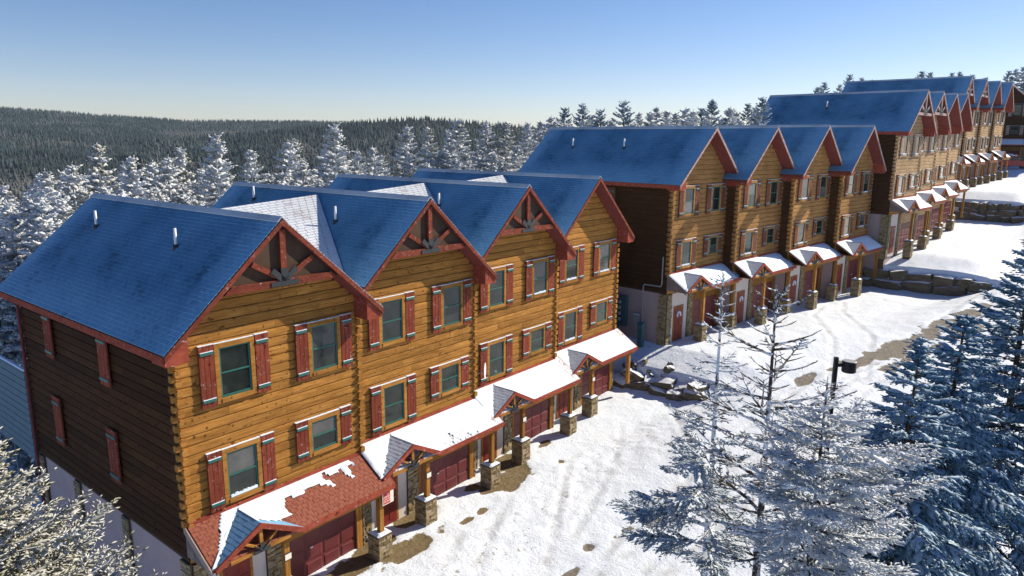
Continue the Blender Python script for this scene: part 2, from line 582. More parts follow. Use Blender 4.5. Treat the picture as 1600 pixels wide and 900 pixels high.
# ------------------------------------------------------------------ townhouses
W = 6.1                     # width of one townhouse
SL = 0.889                  # roof slope
RIDGE, OVH, DEPTH = 12.57, 0.66, 11.35
ROW = 0.28                  # height of a log course
Z_LOG0 = 3.95
EAVE_X = 0.55
ROOF_BACK = DEPTH + 0.55

STYLE = dict(shutter='red_wood', shutter_top='red_wood', barge='red_trim_frosted')

def roof_z(x):
    return RIDGE - SL * abs(x - 3.05)

rng = random.Random(7)

def log_profile(L):
    def fn(b):
        prof = [(0.0, 0.007), (-0.024, 0.010), (-0.036, 0.032), (-0.040, 0.14), (-0.036, 0.248), (-0.024, 0.270), (0.0, 0.273)]
        b.extr(prof, 'x', 0.0, L)
    return fn

def add_log(parent, x0, x1, z, mat, side=False):
    """one log of a wall, a part of the house; side logs run along +y on the plane x = 0 facing -x"""
    L = round(max(0.15, x1 - x0), 1)
    s = (x1 - x0) / L
    if not side:
        me = shared(('log', L, mat), log_profile(L), 'log', [mat])
        return link('log', me, parent, (x0, 0, z), (0, 0, 0), (s, 1, 1))
    me = shared(('slog', L, mat), log_profile(L), 'log', [mat])
    return link('log', me, parent, (0, x1, z), (0, 0, -math.pi / 2), (s, 1, 1))

def front_rows(seed, z_from=Z_LOG0):
    r = random.Random(seed)
    out = []
    z = z_from
    while z < RIDGE - 0.35:
        zm = z + 0.17
        half = (RIDGE - 0.12 - zm) / SL
        a, b = max(0.0, 3.05 - half), min(W, 3.05 + half)
        cuts = []
        if b - a > 2.4:
            c = r.uniform(a + 0.9, b - 0.9)
            cuts = [c]
            if b - a > 5 and r.random() < 0.45:
                c2 = r.uniform(a + 0.8, b - 0.8)
                if abs(c2 - c) > 1.2:
                    cuts = sorted([c, c2])
        pts = [a] + cuts + [b]
        for i in range(len(pts) - 1):
            out.append((pts[i] + (0.004 if i else 0), pts[i + 1] - (0.004 if i < len(pts) - 2 else 0), z))
        z += ROW
    return out

def joined_front(mat, seed):
    def fn(b):
        for a, c, z in front_rows(seed):
            prof = [(0.0, z + 0.004), (-0.032, z + 0.014), (-0.040, z + 0.14), (-0.032, z + 0.266), (0.0, z + 0.276)]
            b.extr(prof, 'x', a, c)
    return shared(('front', mat, seed), fn, 'log_siding', [mat])

def side_rows(seed, z_from=3.1):
    r = random.Random(seed)
    out = []
    z = z_from
    while z < 9.15:
        c = r.uniform(2.5, 8.5)
        out += [(0.0, c - 0.004, z), (c + 0.004, DEPTH, z)]
        z += ROW
    return out

def joined_side(mat, seed):
    def fn(b):
        for a, c, z in side_rows(seed):
            prof = [(0.0, z + 0.004), (-0.032, z + 0.014), (-0.040, z + 0.14), (-0.032, z + 0.266), (0.0, z + 0.276)]
            b.extr([(p[0], p[1]) for p in prof], 'y', a, c)
    return shared(('side', mat, seed), fn, 'log_siding', [mat])

def core_fn(g):
    def fn(b):
        b.cur = 0
        b.box(0.02, W - 0.02, 0.035, DEPTH, g - 3.2, 3.0)
        b.cur = 1
        e = roof_z(0) - 0.22
        b.extr([(0.003, 3.0), (W - 0.003, 3.0), (W - 0.003, e), (3.05, RIDGE - 0.22), (0.003, e)], 'y', 0.004, DEPTH)
    return fn

def slab_pts(x, t):
    return (x, roof_z(x) - t)

def roof_fn(left_end, y0, right_ext=EAVE_X):
    def fn(b):
        xl = -EAVE_X if left_end else 0.0
        xr = W + right_ext
        t0, t1 = 0.015, 0.20
        b.cur = 0
        # slab as two prisms; underside is soffit
        for xa, xb in ((xl, 3.05), (3.05, xr)):
            za, zb = roof_z(xa), roof_z(xb)
            b.cur = 0
            b.extr([(xa, za - 0.05), (xb, zb - 0.05), (xb, zb - t0), (xa, za - t0)], 'y', y0, ROOF_BACK)
            b.cur = 1
            b.extr([(xa, za - t1), (xb, zb - t1), (xb, zb - 0.053), (xa, za - 0.053)], 'y', y0 + 0.02, ROOF_BACK - 0.02)
    return fn

def tabs_fn(y0, y1, x_eave, x_ridge, zf, expo, tabw, seed, skip=0.0, th=0.012):
    """rows of shingle tabs on a plane; runs along y; zf(x) gives the height"""
    def fn(b):
        r = random.Random(seed)
        dx = x_ridge - x_eave
        ln = math.hypot(dx, zf(x_ridge) - zf(x_eave))
        n = int(ln / expo)
        for i in range(n):
            ta, tb = i / n, min(1.0, (i + 1.0) / n)
            xa, xb = x_eave + dx * ta, x_eave + dx * tb
            y = y0 - (tabw * 0.5 if i % 2 else 0.0)
            while y < y1:
                a, c = max(y0, y) + r.uniform(0.003, 0.010), min(y1, y + tabw) - r.uniform(0.003, 0.010)
                y += tabw
                if c - a < 0.03 or r.random() < skip:
                    continue
                h = th + r.uniform(-0.005, 0.008)
                j = r.uniform(-0.006, 0.006)
                za, zb = zf(xa), zf(xb)
                v = [(xa - 0, a, za + h), (xa, c, za + h + j), (xb, c, zb + 0.002), (xb, a, zb + 0.002), (xa, a, za - 0.012), (xa, c, za - 0.012)]
                b.add(v, [(0, 1, 2, 3), (4, 5, 1, 0), (0, 3, 4), (1, 5, 2)], r.random())
    return fn

def snow_sheet(key, u0, u1, v0, v1, place, thick, mask, step=0.07, name='snow'):
    """snow lying on a sloping plane: place(u, v, h) -> point; mask(u, v) > 0 where snow lies"""
    if key in CACHE:
        return CACHE[key]
    nu, nv = max(2, int((u1 - u0) / step)), max(2, int((v1 - v0) / step))
    U = np.linspace(u0, u1, nu + 1); Vv = np.linspace(v0, v1, nv + 1)
    b = MB()
    idx = {}
    H = {}
    for i, u in enumerate(U):
        for j, v in enumerate(Vv):
            H[i, j] = mask(u, v)
    for i in range(nu):
        for j in range(nv):
            hs = [H[i, j], H[i + 1, j], H[i + 1, j + 1], H[i, j + 1]]
            if sum(1 for h in hs if h > 0) < 3:
                continue
            fc = []
            for (a, c) in ((i, j), (i + 1, j), (i + 1, j + 1), (i, j + 1)):
                if (a, c) not in idx:
                    idx[a, c] = len(b.v)
                    h = H[a, c]
                    t = thick * min(1.0, max(0.0, h) * 2.2) ** 0.5 if h > 0 else -0.01
                    if a in (0, nu) or c in (0, nv):
                        t = min(t, 0.002)
                    b.v.append(tuple(place(U[a], Vv[c], t)))
                fc.append(idx[a, c])
            b.f.append(tuple(fc)); b.mi.append(0); b.tone.append(0.5)
    CACHE[key] = b.mesh(name, ['snow'], True)
    return CACHE[key]

def vnoise(seed, s):
    """cheap smooth value noise of two variables"""
    r = np.random.RandomState(seed)
    G = r.rand(64, 64)
    def f(u, v):
        x, y = u * s + 11.3, v * s + 7.7
        i, j = math.floor(x), math.floor(y)
        fx, fy = x - i, y - j
        fx, fy = fx * fx * (3 - 2 * fx), fy * fy * (3 - 2 * fy)
        a = G[i % 64, j % 64] * (1 - fx) + G[(i + 1) % 64, j % 64] * fx
        c = G[i % 64, (j + 1) % 64] * (1 - fx) + G[(i + 1) % 64, (j + 1) % 64] * fx
        return a * (1 - fy) + c * fy - 0.5
    return f

def barge_fn(sgn, left_end, y, h, t):
    """rake board on the front gable"""
    def fn(b):
        xe = (-EAVE_X if left_end else 0.0) if sgn < 0 else W + EAVE_X
        top = 0.03
        b.extr([(xe, roof_z(xe) - h), (3.05, RIDGE - h), (3.05, RIDGE - top), (xe, roof_z(xe) - top)], 'y', y - t, y)
    return fn

def eave_box_fn(sgn, left_end):
    """boxed return under the foot of the rake"""
    def fn(b):
        if sgn > 0:
            xa, xb = W - 0.10, W + EAVE_X - 0.02
        else:
            xa, xb = (-EAVE_X + 0.02, 0.10)
        zl = roof_z(W + EAVE_X) - 0.33
        pl = [(xa, zl), (xb, zl), (xb, roof_z(xb) - 0.205), (xa, roof_z(xa) - 0.205)]
        b.extr(pl, 'y', -OVH + 0.005, 0.02)
    return fn

# ---- windows and shutters ----
def casing_fn(w, h):
    def fn(b):
        c = 0.135
        y0, y1 = -0.115, 0.0
        b.box(-c, 0, y0, y1, -c, h + c)
        b.box(w, w + c, y0, y1, -c, h + c)
        b.box(0.001, w - 0.001, y0 - 0.003, y1, h, h + c + 0.01)
        b.box(-0.001, w + 0.001, y0 - 0.02, y1, -c, -0.003)
    return fn
def sash_fn(w, h):
    def fn(b):
        s = 0.05
        y0, y1 = -0.088, -0.055
        b.box(0.002, s, y0, y1, 0.002, h - 0.002)
        b.box(w - s, w - 0.002, y0, y1, 0.002, h - 0.002)
        b.box(s, w - s, y0, y1, 0.002, s + 0.02)
        b.box(s, w - s, y0, y1, h - s, h - 0.002)
        b.box(s, w - s, y0 - 0.004, y1, h * 0.48, h * 0.48 + 0.045)
    return fn
def pane_fn(w, h):
    def fn(b):
        b.box(0, w, -0.068, -0.052, 0, h)
    return fn
def cap_fn(w, d, h=0.03):
    def fn(b):
        n = max(3, int(w / 0.12))
        for i in range(n):
            a, c = w * i / n, w * (i + 1) / n
            hh = h * rng.uniform(0.65, 1.15)
            b.extr([(a, 0), (c, 0), (c, hh * 0.8), ((a + c) / 2, hh), (a, hh * 0.8)], 'y', -d, -0.003)
    return fn
def shutter_fn(w, h):
    def fn(b):
        n = 3
        for i in range(n):
            b.box(w * i / n + 0.006, w * (i + 1) / n - 0.006, -0.125, -0.075, 0, h)
        b.box(0.05, w - 0.05, -0.074, -0.03, 0.2, 0.26)
        b.box(0.05, w - 0.05, -0.074, -0.03, h - 0.26, h - 0.2)
    return fn
def batten_fn(w):
    def fn(b):
        b.box(0.03, w - 0.03, -0.155, -0.126, 0, 0.085)
    return fn

def add_shutter(parent, x, z, w, h, rot=0.0, pos=None, snow=True, mat=None):
    mat = mat or STYLE['shutter']
    k = (round(w, 2), round(h, 2), mat)
    loc = (x, 0, z) if pos is None else pos
    s = link('shutter', shared(('shut',) + k, shutter_fn(w, h), 'shutter', [mat]), parent, loc, (0, 0, rot))
    for zz in (0.16, h - 0.27):
        link('batten', shared(('bat', k[0]), batten_fn(w), 'batten', ['green_paint']), s, (0, 0, zz))
        if snow:
            link('snow_cap', shared(('bcap', k[0]), cap_fn(w - 0.06, 0.157, 0.022), 'snow_cap', ['snow']), s, (0.03, 0, zz + 0.085))
    if snow:
        link('snow_cap', shared(('scap', k[0]), cap_fn(w, 0.127, 0.018), 'snow_cap', ['snow']), s, (0, 0, h))
    return s

def add_window(parent, x0, x1, zb, zt, sw=0.44, up=0.16, dn=0.17, shut=(True, True), wood='log_wood', snow_sill=False, snow_top=True, smat=None):
    w, h = x1 - x0, zt - zb
    k = (round(w, 2), round(h, 2), wood)
    o = link('window', shared(('cas',) + k, casing_fn(w, h), 'window', [wood]), parent, (x0, 0, zb))
    link('sash', shared(('sash',) + k[:2], sash_fn(w, h), 'sash', ['green_paint']), o)
    hh = h * 0.48
    link('pane', shared(('p1',) + k[:2], pane_fn(w - 0.1, hh - 0.07), 'pane', ['window_glass']), o, (0.05, 0, 0.07))
    link('pane', shared(('p2',) + k[:2], pane_fn(w - 0.1, h - hh - 0.095), 'pane', ['window_glass']), o, (0.05, 0, hh + 0.045))
    if snow_top:
        link('snow_cap', shared(('wcap', k[0]), cap_fn(w + 0.27, 0.115, 0.02), 'snow_cap', ['snow']), o, (-0.135, 0, h + 0.145))
    if snow_sill:
        link('snow_cap', shared(('sill', k[0]), cap_fn(w - 0.1, 0.085, 0.10), 'snow_cap', ['snow']), o, (0.05, -0.03, 0.02))
    if shut[0]:
        add_shutter(parent, x0 - 0.15 - sw, zb - dn, sw, h + up + dn, mat=smat)
    if shut[1]:
        add_shutter(parent, x1 + 0.15, zb - dn, sw, h + up + dn, mat=smat)
    return o

# ---- porch ----
P_Y, P_ZW, P_ZE = -1.33, 4.24, 3.40     # eave line, height at the wall, height at the eave
P_X0, P_X1 = -0.06, W + 0.30
G_X, G_HW, G_Z = 1.40, 1.40, 4.16
def shed_z(y):
    return P_ZW + (P_ZW - P_ZE) / (0 - P_Y) * (y - 0) if y < 0 else P_ZW
def gable_z(x):
    return G_Z - abs(x - G_X) * (G_Z - P_ZE) / G_HW
def porch_fn(b):
    b.cur = 0
    sh = lambda t: [(0.02, P_ZW + t), (P_Y, P_ZE + t), (P_Y, P_ZE + t - 0.1), (0.02, P_ZW + t - 0.1)]
    b.extr(sh(-0.012), 'x', P_X0, P_X1)
    # small cross gable over the entry
    yb = (G_Z - P_ZW) / ((P_ZW - P_ZE) / (0 - P_Y))
    for s in (-1, 1):
        xe = G_X + s * G_HW
        b.add([(G_X, P_Y - 0.02, G_Z), (G_X, min(-0.02, yb), G_Z), (xe, P_Y + 0.02, P_ZE + 0.0), (xe, P_Y - 0.02, P_ZE),
               (G_X, P_Y - 0.02, G_Z - 0.1), (G_X, min(-0.02, yb), G_Z - 0.1), (xe, P_Y + 0.02, P_ZE - 0.1), (xe, P_Y - 0.02, P_ZE - 0.1)],
              [(0, 1, 2, 3), (7, 6, 5, 4), (0, 3, 7, 4), (1, 0, 4, 5), (2, 1, 5, 6), (3, 2, 6, 7)])
def fascia_fn(b):
    h = 0.165
    # eave boards right of the gable and the two rakes of the little gable
    b.box(G_X + G_HW - 0.02, P_X1 + 0.01, P_Y - 0.045, P_Y - 0.002, P_ZE - h, P_ZE + 0.004)
    for s in (-1, 1):
        xe = G_X + s * G_HW
        b.extr([(xe, P_ZE - h), (G_X, G_Z - h), (G_X, G_Z + 0.006), (xe, P_ZE + 0.006)], 'y', P_Y - 0.075, P_Y - 0.022)
    # right end rake of the shed
    b.extr([(P_Y, P_ZE - h), (0.0, P_ZW - h), (0.0, P_ZW + 0.005), (P_Y, P_ZE + 0.005)], 'x', P_X1 + 0.002, P_X1 + 0.04)
def flash_fn(b):
    b.extr([(-0.06, P_ZW - 0.02), (-0.047, P_ZW + 0.07), (-0.075, P_ZW + 0.07), (-0.09, P_ZW - 0.045)], 'x', 0.0, W)
def beam_fn(b):
    b.box(2.2, P_X1 - 0.05, P_Y + 0.12, P_Y + 0.30, P_ZE - 0.34, P_ZE - 0.11)
def ceil_fn(b):
    b.box(P_X0 + 0.03, P_X1 - 0.03, P_Y + 0.06, -0.01, P_ZE - 0.108, P_ZE - 0.085)
def porch_truss_fn(b):
    y = P_Y - 0.03
    zt = P_ZE - 0.12
    b.box(G_X - 0.95, G_X + 0.95, y, y + 0.07, zt, zt + 0.11)
    b.box(G_X - 0.05, G_X + 0.05, y + 0.003, y + 0.067, zt + 0.11, G_Z - 0.2)
    for s in (-1, 1):
        b.bar((G_X, y + 0.035, zt + 0.1), (G_X + s * 0.55, y + 0.035, G_Z - 0.42), 0.06, 0.09, (0, 1, 0))
def porch_plate_fn(b):
    y = P_Y - 0.05
    zt = P_ZE - 0.12
    b.box(G_X - 0.25, G_X + 0.25, y - 0.015, y + 0.015, zt + 0.0, zt + 0.10)
    b.box(G_X - 0.07, G_X + 0.07, y - 0.018, y + 0.018, zt + 0.1, zt + 0.28)
    for s in (-1, 1):
        b.bar((G_X, y, zt + 0.07), (G_X + s * 0.24, y, zt + 0.26), 0.03, 0.09, (0, 1, 0))
def shed_tabs(b):
    tabs_fn(P_X0, P_X1, P_Y, -0.06, lambda y: P_ZW + (P_ZW - P_ZE) / (-P_Y) * y, 0.128, 0.2, 5)(_Swap(b))
class _Swap:
    """lets tabs_fn, which runs along y, lay its rows along x"""
    def __init__(s, b):
        s.b = b
    def add(s, v, f, tone=None):
        s.b.add([(p[1], p[0], p[2]) for p in v], f, tone)
def gable_tabs(b):
    sl = (G_Z - P_ZE) / G_HW
    k = (P_ZW - P_ZE) / (-P_Y)
    r = random.Random(3)
    for s in (-1, 1):
        n = 11
        for i in range(n):
            t0, t1 = i / n, min(1.0, (i + 1.2) / n)
            xa, xb = G_X + s * G_HW * (1 - t0), G_X + s * G_HW * (1 - t1)
            za, zb = P_ZE + (G_Z - P_ZE) * t0, P_ZE + (G_Z - P_ZE) * t1
            ymax = (za - P_ZW) / k            # valley
            y = P_Y - 0.02 - (0.1 if i % 2 else 0)
            while y < ymax:
                a, c = max(P_Y - 0.02, y) + 0.006, min(ymax + 0.04, y + 0.2) - 0.006
                y += 0.2
                if c - a < 0.02:
                    continue
                h = 0.007 + r.uniform(-0.003, 0.004)
                b.add([(xa, a, za + h), (xa, c, za + h), (xb, c, zb + 0.003), (xb, a, zb + 0.003), (xa, a, za - 0.01), (xa, c, za - 0.01)],
                      [(0, 1, 2, 3), (4, 5, 1, 0), (0, 3, 4), (1, 5, 2)], r.random())

def stones(b, x0, x1, z0, z1, y, seed, face='front', depth=(0.015, 0.05)):
    r = random.Random(seed)
    z = z0
    while z < z1 - 0.02:
        h = min(r.choice((0.05, 0.065, 0.08, 0.1, 0.12)), z1 - z)
        x = x0
        while x < x1 - 0.01:
            w = min(r.uniform(0.1, 0.28), x1 - x)
            if x1 - x - w < 0.06:
                w = x1 - x
            d = r.uniform(*depth)
            g = 0.006
            q = r.uniform(-0.012, 0.012)
            t = r.random()
            if face == 'front':
                b.add([(x + g, y - d, z + g), (x + w - g, y - d + q, z + g), (x + w - g, y - d + q, z + h - g), (x + g, y - d, z + h - g),
                       (x + g, y, z + g), (x + w - g, y, z + g), (x + w - g, y, z + h - g), (x + g, y, z + h - g)],
                      [(0, 1, 2, 3), (0, 4, 5, 1), (1, 5, 6, 2), (2, 6, 7, 3), (3, 7, 4, 0)], t)
            else:      # face towards -x or +x: x runs along y here
                sg = -1 if face == 'left' else 1
                xx = y
                b.add([(xx + sg * d, x + g, z + g), (xx + sg * d, x + w - g, z + g), (xx + sg * d, x + w - g, z + h - g), (xx + sg * d, x + g, z + h - g),
                       (xx, x + g, z + g), (xx, x + w - g, z + g), (xx, x + w - g, z + h - g), (xx, x + g, z + h - g)],
                      [(0, 1, 2, 3), (0, 4, 5, 1), (1, 5, 6, 2), (2, 6, 7, 3), (3, 7, 4, 0)], t)
            x += w
        z += h

PIER_H = 1.0
def pier_core(b):
    b.box(-0.26, 0.26, -0.26, 0.26, -0.5, PIER_H - 0.07)
    b.box(-0.3, 0.3, -0.3, 0.3, PIER_H - 0.07, PIER_H)
def pier_stones(b):
    stones(b, -0.29, 0.29, -0.3, PIER_H - 0.08, -0.26, 11, 'front')
    stones(b, -0.29, 0.29, -0.3, PIER_H - 0.08, -0.26, 12, 'left')
    stones(b, -0.29, 0.29, -0.3, PIER_H - 0.08, 0.26, 13, 'right')
def pier_snow(b):
    n = 6
    r = random.Random(5)
    H = [[0.002 if i in (0, n) or j in (0, n) else 0.05 + r.uniform(0, 0.035) for j in range(n + 1)] for i in range(n + 1)]
    for i in range(n):
        for j in range(n):
            P = lambda a, c: (-0.29 + 0.58 * a / n, -0.29 + 0.58 * c / n, PIER_H + H[a][c])
            b.add([P(i, j), P(i + 1, j), P(i + 1, j + 1), P(i, j + 1)], [(0, 1, 2, 3)])

def garage_fn(w, h):
    def fn(b):
        b.box(0, w, 0.0, 0.04, 0, h)
        for i in range(1, 4):
            pass
    return fn
def gpanel_fn(w, h):
    def fn(b):
        b.add([(0, 0, 0), (w, 0, 0), (w, 0, h), (0, 0, h), (0.035, -0.018, 0.035), (w - 0.035, -0.018, 0.035), (w - 0.035, -0.018, h - 0.035), (0.035, -0.018, h - 0.035)],
              [(4, 5, 6, 7), (0, 1, 5, 4), (1, 2, 6, 5), (2, 3, 7, 6), (3, 0, 4, 7)])
    return fn

def log_ends_fn(x, sgn_x, z0, z1, seed):
    def fn(b):
        r = random.Random(seed)
        z = z0
        while z < z1:
            w = 0.17 + r.uniform(-0.02, 0.02)
            p = 0.13 + r.uniform(-0.02, 0.03)
            c = 0.035
            zz0, zz1 = z + 0.035, z + 0.235
            poly = [(x - w / 2 + c, zz0), (x + w / 2 - c, zz0), (x + w / 2, zz0 + c), (x + w / 2, zz1 - c), (x + w / 2 - c, zz1), (x - w / 2 + c, zz1), (x - w / 2, zz1 - c), (x - w / 2, zz0 + c)]
            b.extr(poly, 'y', -p, -0.0, r.random())
            if sgn_x:
                poly2 = [(q[0] - x + 0.02, q[1] + 0.13) for q in poly]
                b.extr(poly2, 'x', -p if sgn_x < 0 else W, 0.0 if sgn_x < 0 else W + p, r.random())
            z += ROW
    return fn

def wall_band(x0, x1, y0, y1, z0, z1):
    return lambda b: b.box(x0, x1, y0, y1, z0, z1)

def build_house(name_loc, rotz, g, spec):
    """one three-storey log townhouse; local x along the row, y into the building; g is the ground level at the front"""
    global OVH
    OVH = spec.get('ovh', 0.66)
    STYLE.update(spec.get('style', {}))
    k = spec['k']
    wood = spec.get('wood', 'log_wood')
    near = spec.get('near', False)
    t = thing('log_townhouse', spec['label'], 'townhouse', name_loc, rotz, spec['group'])
    gk = round(g, 2)
    link('wall', shared(('core', gk), core_fn(gk), 'wall', ['stucco', 'attic_wood']), t)
    # ---- front logs
    if near:
        for a, c, z in front_rows(100 + k):
            add_log(t, a, c, z, wood)
    else:
        link('log_siding', joined_front(wood, 100 + k), t, kind='stuff')
    # the course under the logs and the ground-floor dressings, all on the plane y = 0
    link('wall_panel', shared('band', lambda b: b.box(0.0, W - 0.002, -0.02, 0.034, 3.02, Z_LOG0 - 0.002), 'wall_panel', [wood]), t)
    # ---- left end wall
    if spec.get('left_end'):
        if near:
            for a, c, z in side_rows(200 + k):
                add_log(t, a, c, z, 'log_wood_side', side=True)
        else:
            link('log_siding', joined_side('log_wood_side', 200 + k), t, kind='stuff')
        for yy, zz, h in ((3.85, 7.36, 1.62), (8.25, 7.36, 1.62), (3.85, 4.2, 1.75), (8.25, 4.2, 1.75)):
            add_shutter(t, 0, 0, 0.66, h, -math.pi / 2, (0.0 - 0.03, yy + 0.66, zz), snow=False)
        pil = [(-0.02, 0.5), (3.85, 4.3), (7.6, 8.05), (10.9, 11.33)]
        for i, (a, c) in enumerate(pil):
            o = link('stone_pilaster', shared(('pilc', gk, i), lambda b, a=a, c=c: b.box(-0.05, 0.0, a, c, gk - 3.0, 3.0), 'stone_pilaster', ['mortar']), t)
            link('stone', shared(('pils', gk, i), lambda b, a=a, c=c, i=i: stones(b, a, c, gk - 0.4 if i == 0 else gk - 2.6, 3.0, -0.05, 40 + i, 'left'), 'stone', ['veneer_stone']), o, kind='stuff')
        link('eave_fascia', shared(('efas', OVH), lambda b: b.box(-EAVE_X - 0.035, -EAVE_X - 0.002, -OVH, ROOF_BACK, roof_z(-EAVE_X) - 0.24, roof_z(-EAVE_X) - 0.03), 'eave_fascia', ['red_trim']), t)
        link('downpipe', shared(('dpipe', gk), lambda b: b.tube([(-0.42, DEPTH - 0.1, roof_z(-EAVE_X) - 0.25), (-0.12, DEPTH - 0.05, roof_z(-EAVE_X) - 0.6), (-0.12, DEPTH - 0.05, gk - 2.5)], 0.06, 8), 'downpipe', ['soffit']), t)
        link('soffit', shared(('soff', OVH), lambda b: b.box(-EAVE_X, -0.004, -OVH + 0.03, ROOF_BACK - 0.03, roof_z(-EAVE_X) - 0.235, roof_z(-EAVE_X) - 0.21), 'soffit', ['soffit']), t)
    if spec.get('right_end'):
        def mirror_side(b):
            for a, c, z in side_rows(300 + k):
                prof = [(W, z + 0.004), (W + 0.036, z + 0.03), (W + 0.052, z + 0.14), (W + 0.036, z + 0.25), (W, z + 0.276)]
                b.extr(prof, 'y', a, c)
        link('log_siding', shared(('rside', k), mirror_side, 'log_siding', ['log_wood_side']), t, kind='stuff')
        def rstone(b):
            stones(b, -0.02, 0.5, gk - 0.4, 3.0, W, 61, 'right')
        link('stone', shared(('rst', gk), rstone, 'stone', ['veneer_stone']), t, kind='stuff')
    # log ends at the corners
    link('log_end', shared(('lend', wood), log_ends_fn(W, 0, Z_LOG0 + 0.3, 9.0, 9), 'log_end', [wood]), t, kind='stuff')
    if spec.get('left_end') or spec.get('step_left'):
        link('log_end', shared(('lend0', wood), log_ends_fn(0.04, -1, Z_LOG0 + 0.05, 9.0, 10), 'log_end', [wood]), t, kind='stuff')
    if spec.get('step_left'):
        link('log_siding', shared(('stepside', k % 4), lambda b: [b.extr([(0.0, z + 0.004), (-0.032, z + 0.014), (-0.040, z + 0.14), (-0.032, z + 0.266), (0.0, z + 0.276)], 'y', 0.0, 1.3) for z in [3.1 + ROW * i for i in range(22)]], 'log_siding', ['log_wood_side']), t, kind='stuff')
    # ---- roof
    le = bool(spec.get('left_end') or spec.get('step_left'))
    roof = link('roof', shared(('roof', le, OVH), roof_fn(le, -OVH), 'roof', ['shingle_gap', 'soffit']), t)
    xl = -EAVE_X if le else 0.02
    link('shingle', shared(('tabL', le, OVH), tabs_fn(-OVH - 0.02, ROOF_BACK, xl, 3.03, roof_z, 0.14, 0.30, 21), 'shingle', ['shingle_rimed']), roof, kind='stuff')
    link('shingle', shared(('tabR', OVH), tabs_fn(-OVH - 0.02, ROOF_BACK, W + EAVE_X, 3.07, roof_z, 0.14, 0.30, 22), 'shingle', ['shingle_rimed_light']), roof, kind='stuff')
    link('ridge_cap', shared(('ridge', OVH), lambda b: b.extr([(2.90, roof_z(2.90) + 0.02), (3.05, RIDGE + 0.02), (3.20, roof_z(3.20) + 0.02), (3.20, roof_z(3.2) + 0.045), (3.05, RIDGE + 0.05), (2.90, roof_z(2.9) + 0.045)], 'y', -OVH - 0.02, ROOF_BACK), 'ridge_cap', ['shingle_ridge']), roof)
    trim = STYLE['barge']
    for s in (-1, 1):
        link('barge_board', shared(('barge', s, le, OVH, trim), barge_fn(s, le, -OVH - 0.002, 0.205, 0.05), 'barge_board', [trim]), t)
    link('eave_box', shared(('ebox', 1, OVH), eave_box_fn(1, False), 'eave_box', ['red_trim']), t)
    if le:
        link('eave_box', shared(('ebox', -1, OVH), eave_box_fn(-1, True), 'eave_box', ['red_trim']), t)
    if spec.get('truss'):
        link('gable_panel', shared(('gpanel', OVH), lambda b: b.extr([(3.05 - 1.93, 10.64), (3.05 + 1.93, 10.64), (3.05, RIDGE - 0.21)], 'y', -OVH + 0.12, -OVH + 0.15), 'gable_panel', ['attic_wood']), t)
        y = -OVH - 0.01
        zc = 10.62
        hw = (RIDGE - 0.3 - zc) / SL
        hw2 = (RIDGE - 0.3 - zc - 0.2) / SL
        link('collar_beam', shared(('tr1', OVH, trim), lambda b: b.extr([(3.05 - hw, zc), (3.05 + hw, zc), (3.05 + hw2, zc + 0.2), (3.05 - hw2, zc + 0.2)], 'y', y + 0.012, y + 0.12), 'collar_beam', [trim]), t)
        link('king_post', shared(('tr2', OVH, trim), lambda b: b.box(2.96, 3.14, y + 0.016, y + 0.115, zc + 0.2, RIDGE - 0.33), 'king_post', [trim]), t)
        for s in (-1, 1):
            link('strut', shared(('tr3', s, OVH, trim), lambda b, s=s: b.bar((3.05 + s * 0.02, y + 0.065, zc + 0.18), (3.05 + s * 0.98, y + 0.065, roof_z(3.05 + 0.98) - 0.34), 0.09, 0.15, (s * -1.0, 0, 1.0)), 'strut', [trim]), t)
        def plate(b):
            b.box(2.6, 3.5, y - 0.012, y + 0.008, zc + 0.02, zc + 0.16)
            b.box(2.93, 3.17, y - 0.015, y + 0.011, zc + 0.16, zc + 0.52)
            for s in (-1, 1):
                b.bar((3.05, y, zc + 0.14), (3.05 + s * 0.40, y, zc + 0.50), 0.03, 0.17, (0, 0, 1))
        link('bracket_plate', shared(('tr4', OVH), plate, 'bracket_plate', ['dark_paint']), t)
    for (vx, vy) in spec.get('vents', []):
        vz = roof_z(vx)
        o = link('vent_pipe', shared('vent', lambda b: b.tube([(0, 0, -0.1), (0, 0, 0.58)], 0.045, 10), 'vent_pipe', ['white_metal'], True), t, (vx, vy, vz))
        link('vent_boot', shared('boot', lambda b: b.tube([(0, 0, -0.12), (0, 0, 0.09)], [0.13, 0.08], 10), 'vent_boot', ['dark_paint'], True), o)
    # ---- windows
    ox = spec.get('lbx', 0.0)
    sb = spec.get('sills', ())
    add_window(t, 1.225, 2.175, 7.605, 9.055, smat=STYLE['shutter_top'], wood=wood, snow_sill='a' in sb)
    add_window(t, 4.265, 5.225, 7.605, 9.055, smat=STYLE['shutter_top'], wood=wood, snow_sill='b' in sb)
    add_window(t, 1.225, 2.175, 4.535, 5.945, wood=wood, snow_sill='c' in sb, dn=0.2)
    add_window(t, 4.265 + ox, 5.225 + ox, 4.965, 5.955, wood=wood, snow_sill='d' in sb)
    # ---- ground floor front
    zt = 2.98
    link('entry_panel', shared(('ent', gk), lambda b: b.box(0.56, 2.27, -0.03, 0.034, gk - 0.3, zt), 'entry_panel', ['white_trim']), t)
    d = link('door', shared('door', lambda b: [b.box(0, 0.86, -0.075, -0.03, 0, 2.03)] and [b.box(x, x + 0.27, -0.088, -0.072, z, z + h) for x in (0.1, 0.49) for z, h in ((0.15, 0.5), (0.75, 0.55), (1.4, 0.5))], 'door', ['door_paint']), t, (0.86, 0, gk))
    link('door_frame', shared('dframe', lambda b: [b.box(-0.09, 0, -0.07, -0.03, 0, 2.12), b.box(0.86, 0.95, -0.07, -0.03, 0, 2.12), b.box(0.0, 0.86, -0.07, -0.03, 2.033, 2.12)], 'door_frame', [wood]), d)
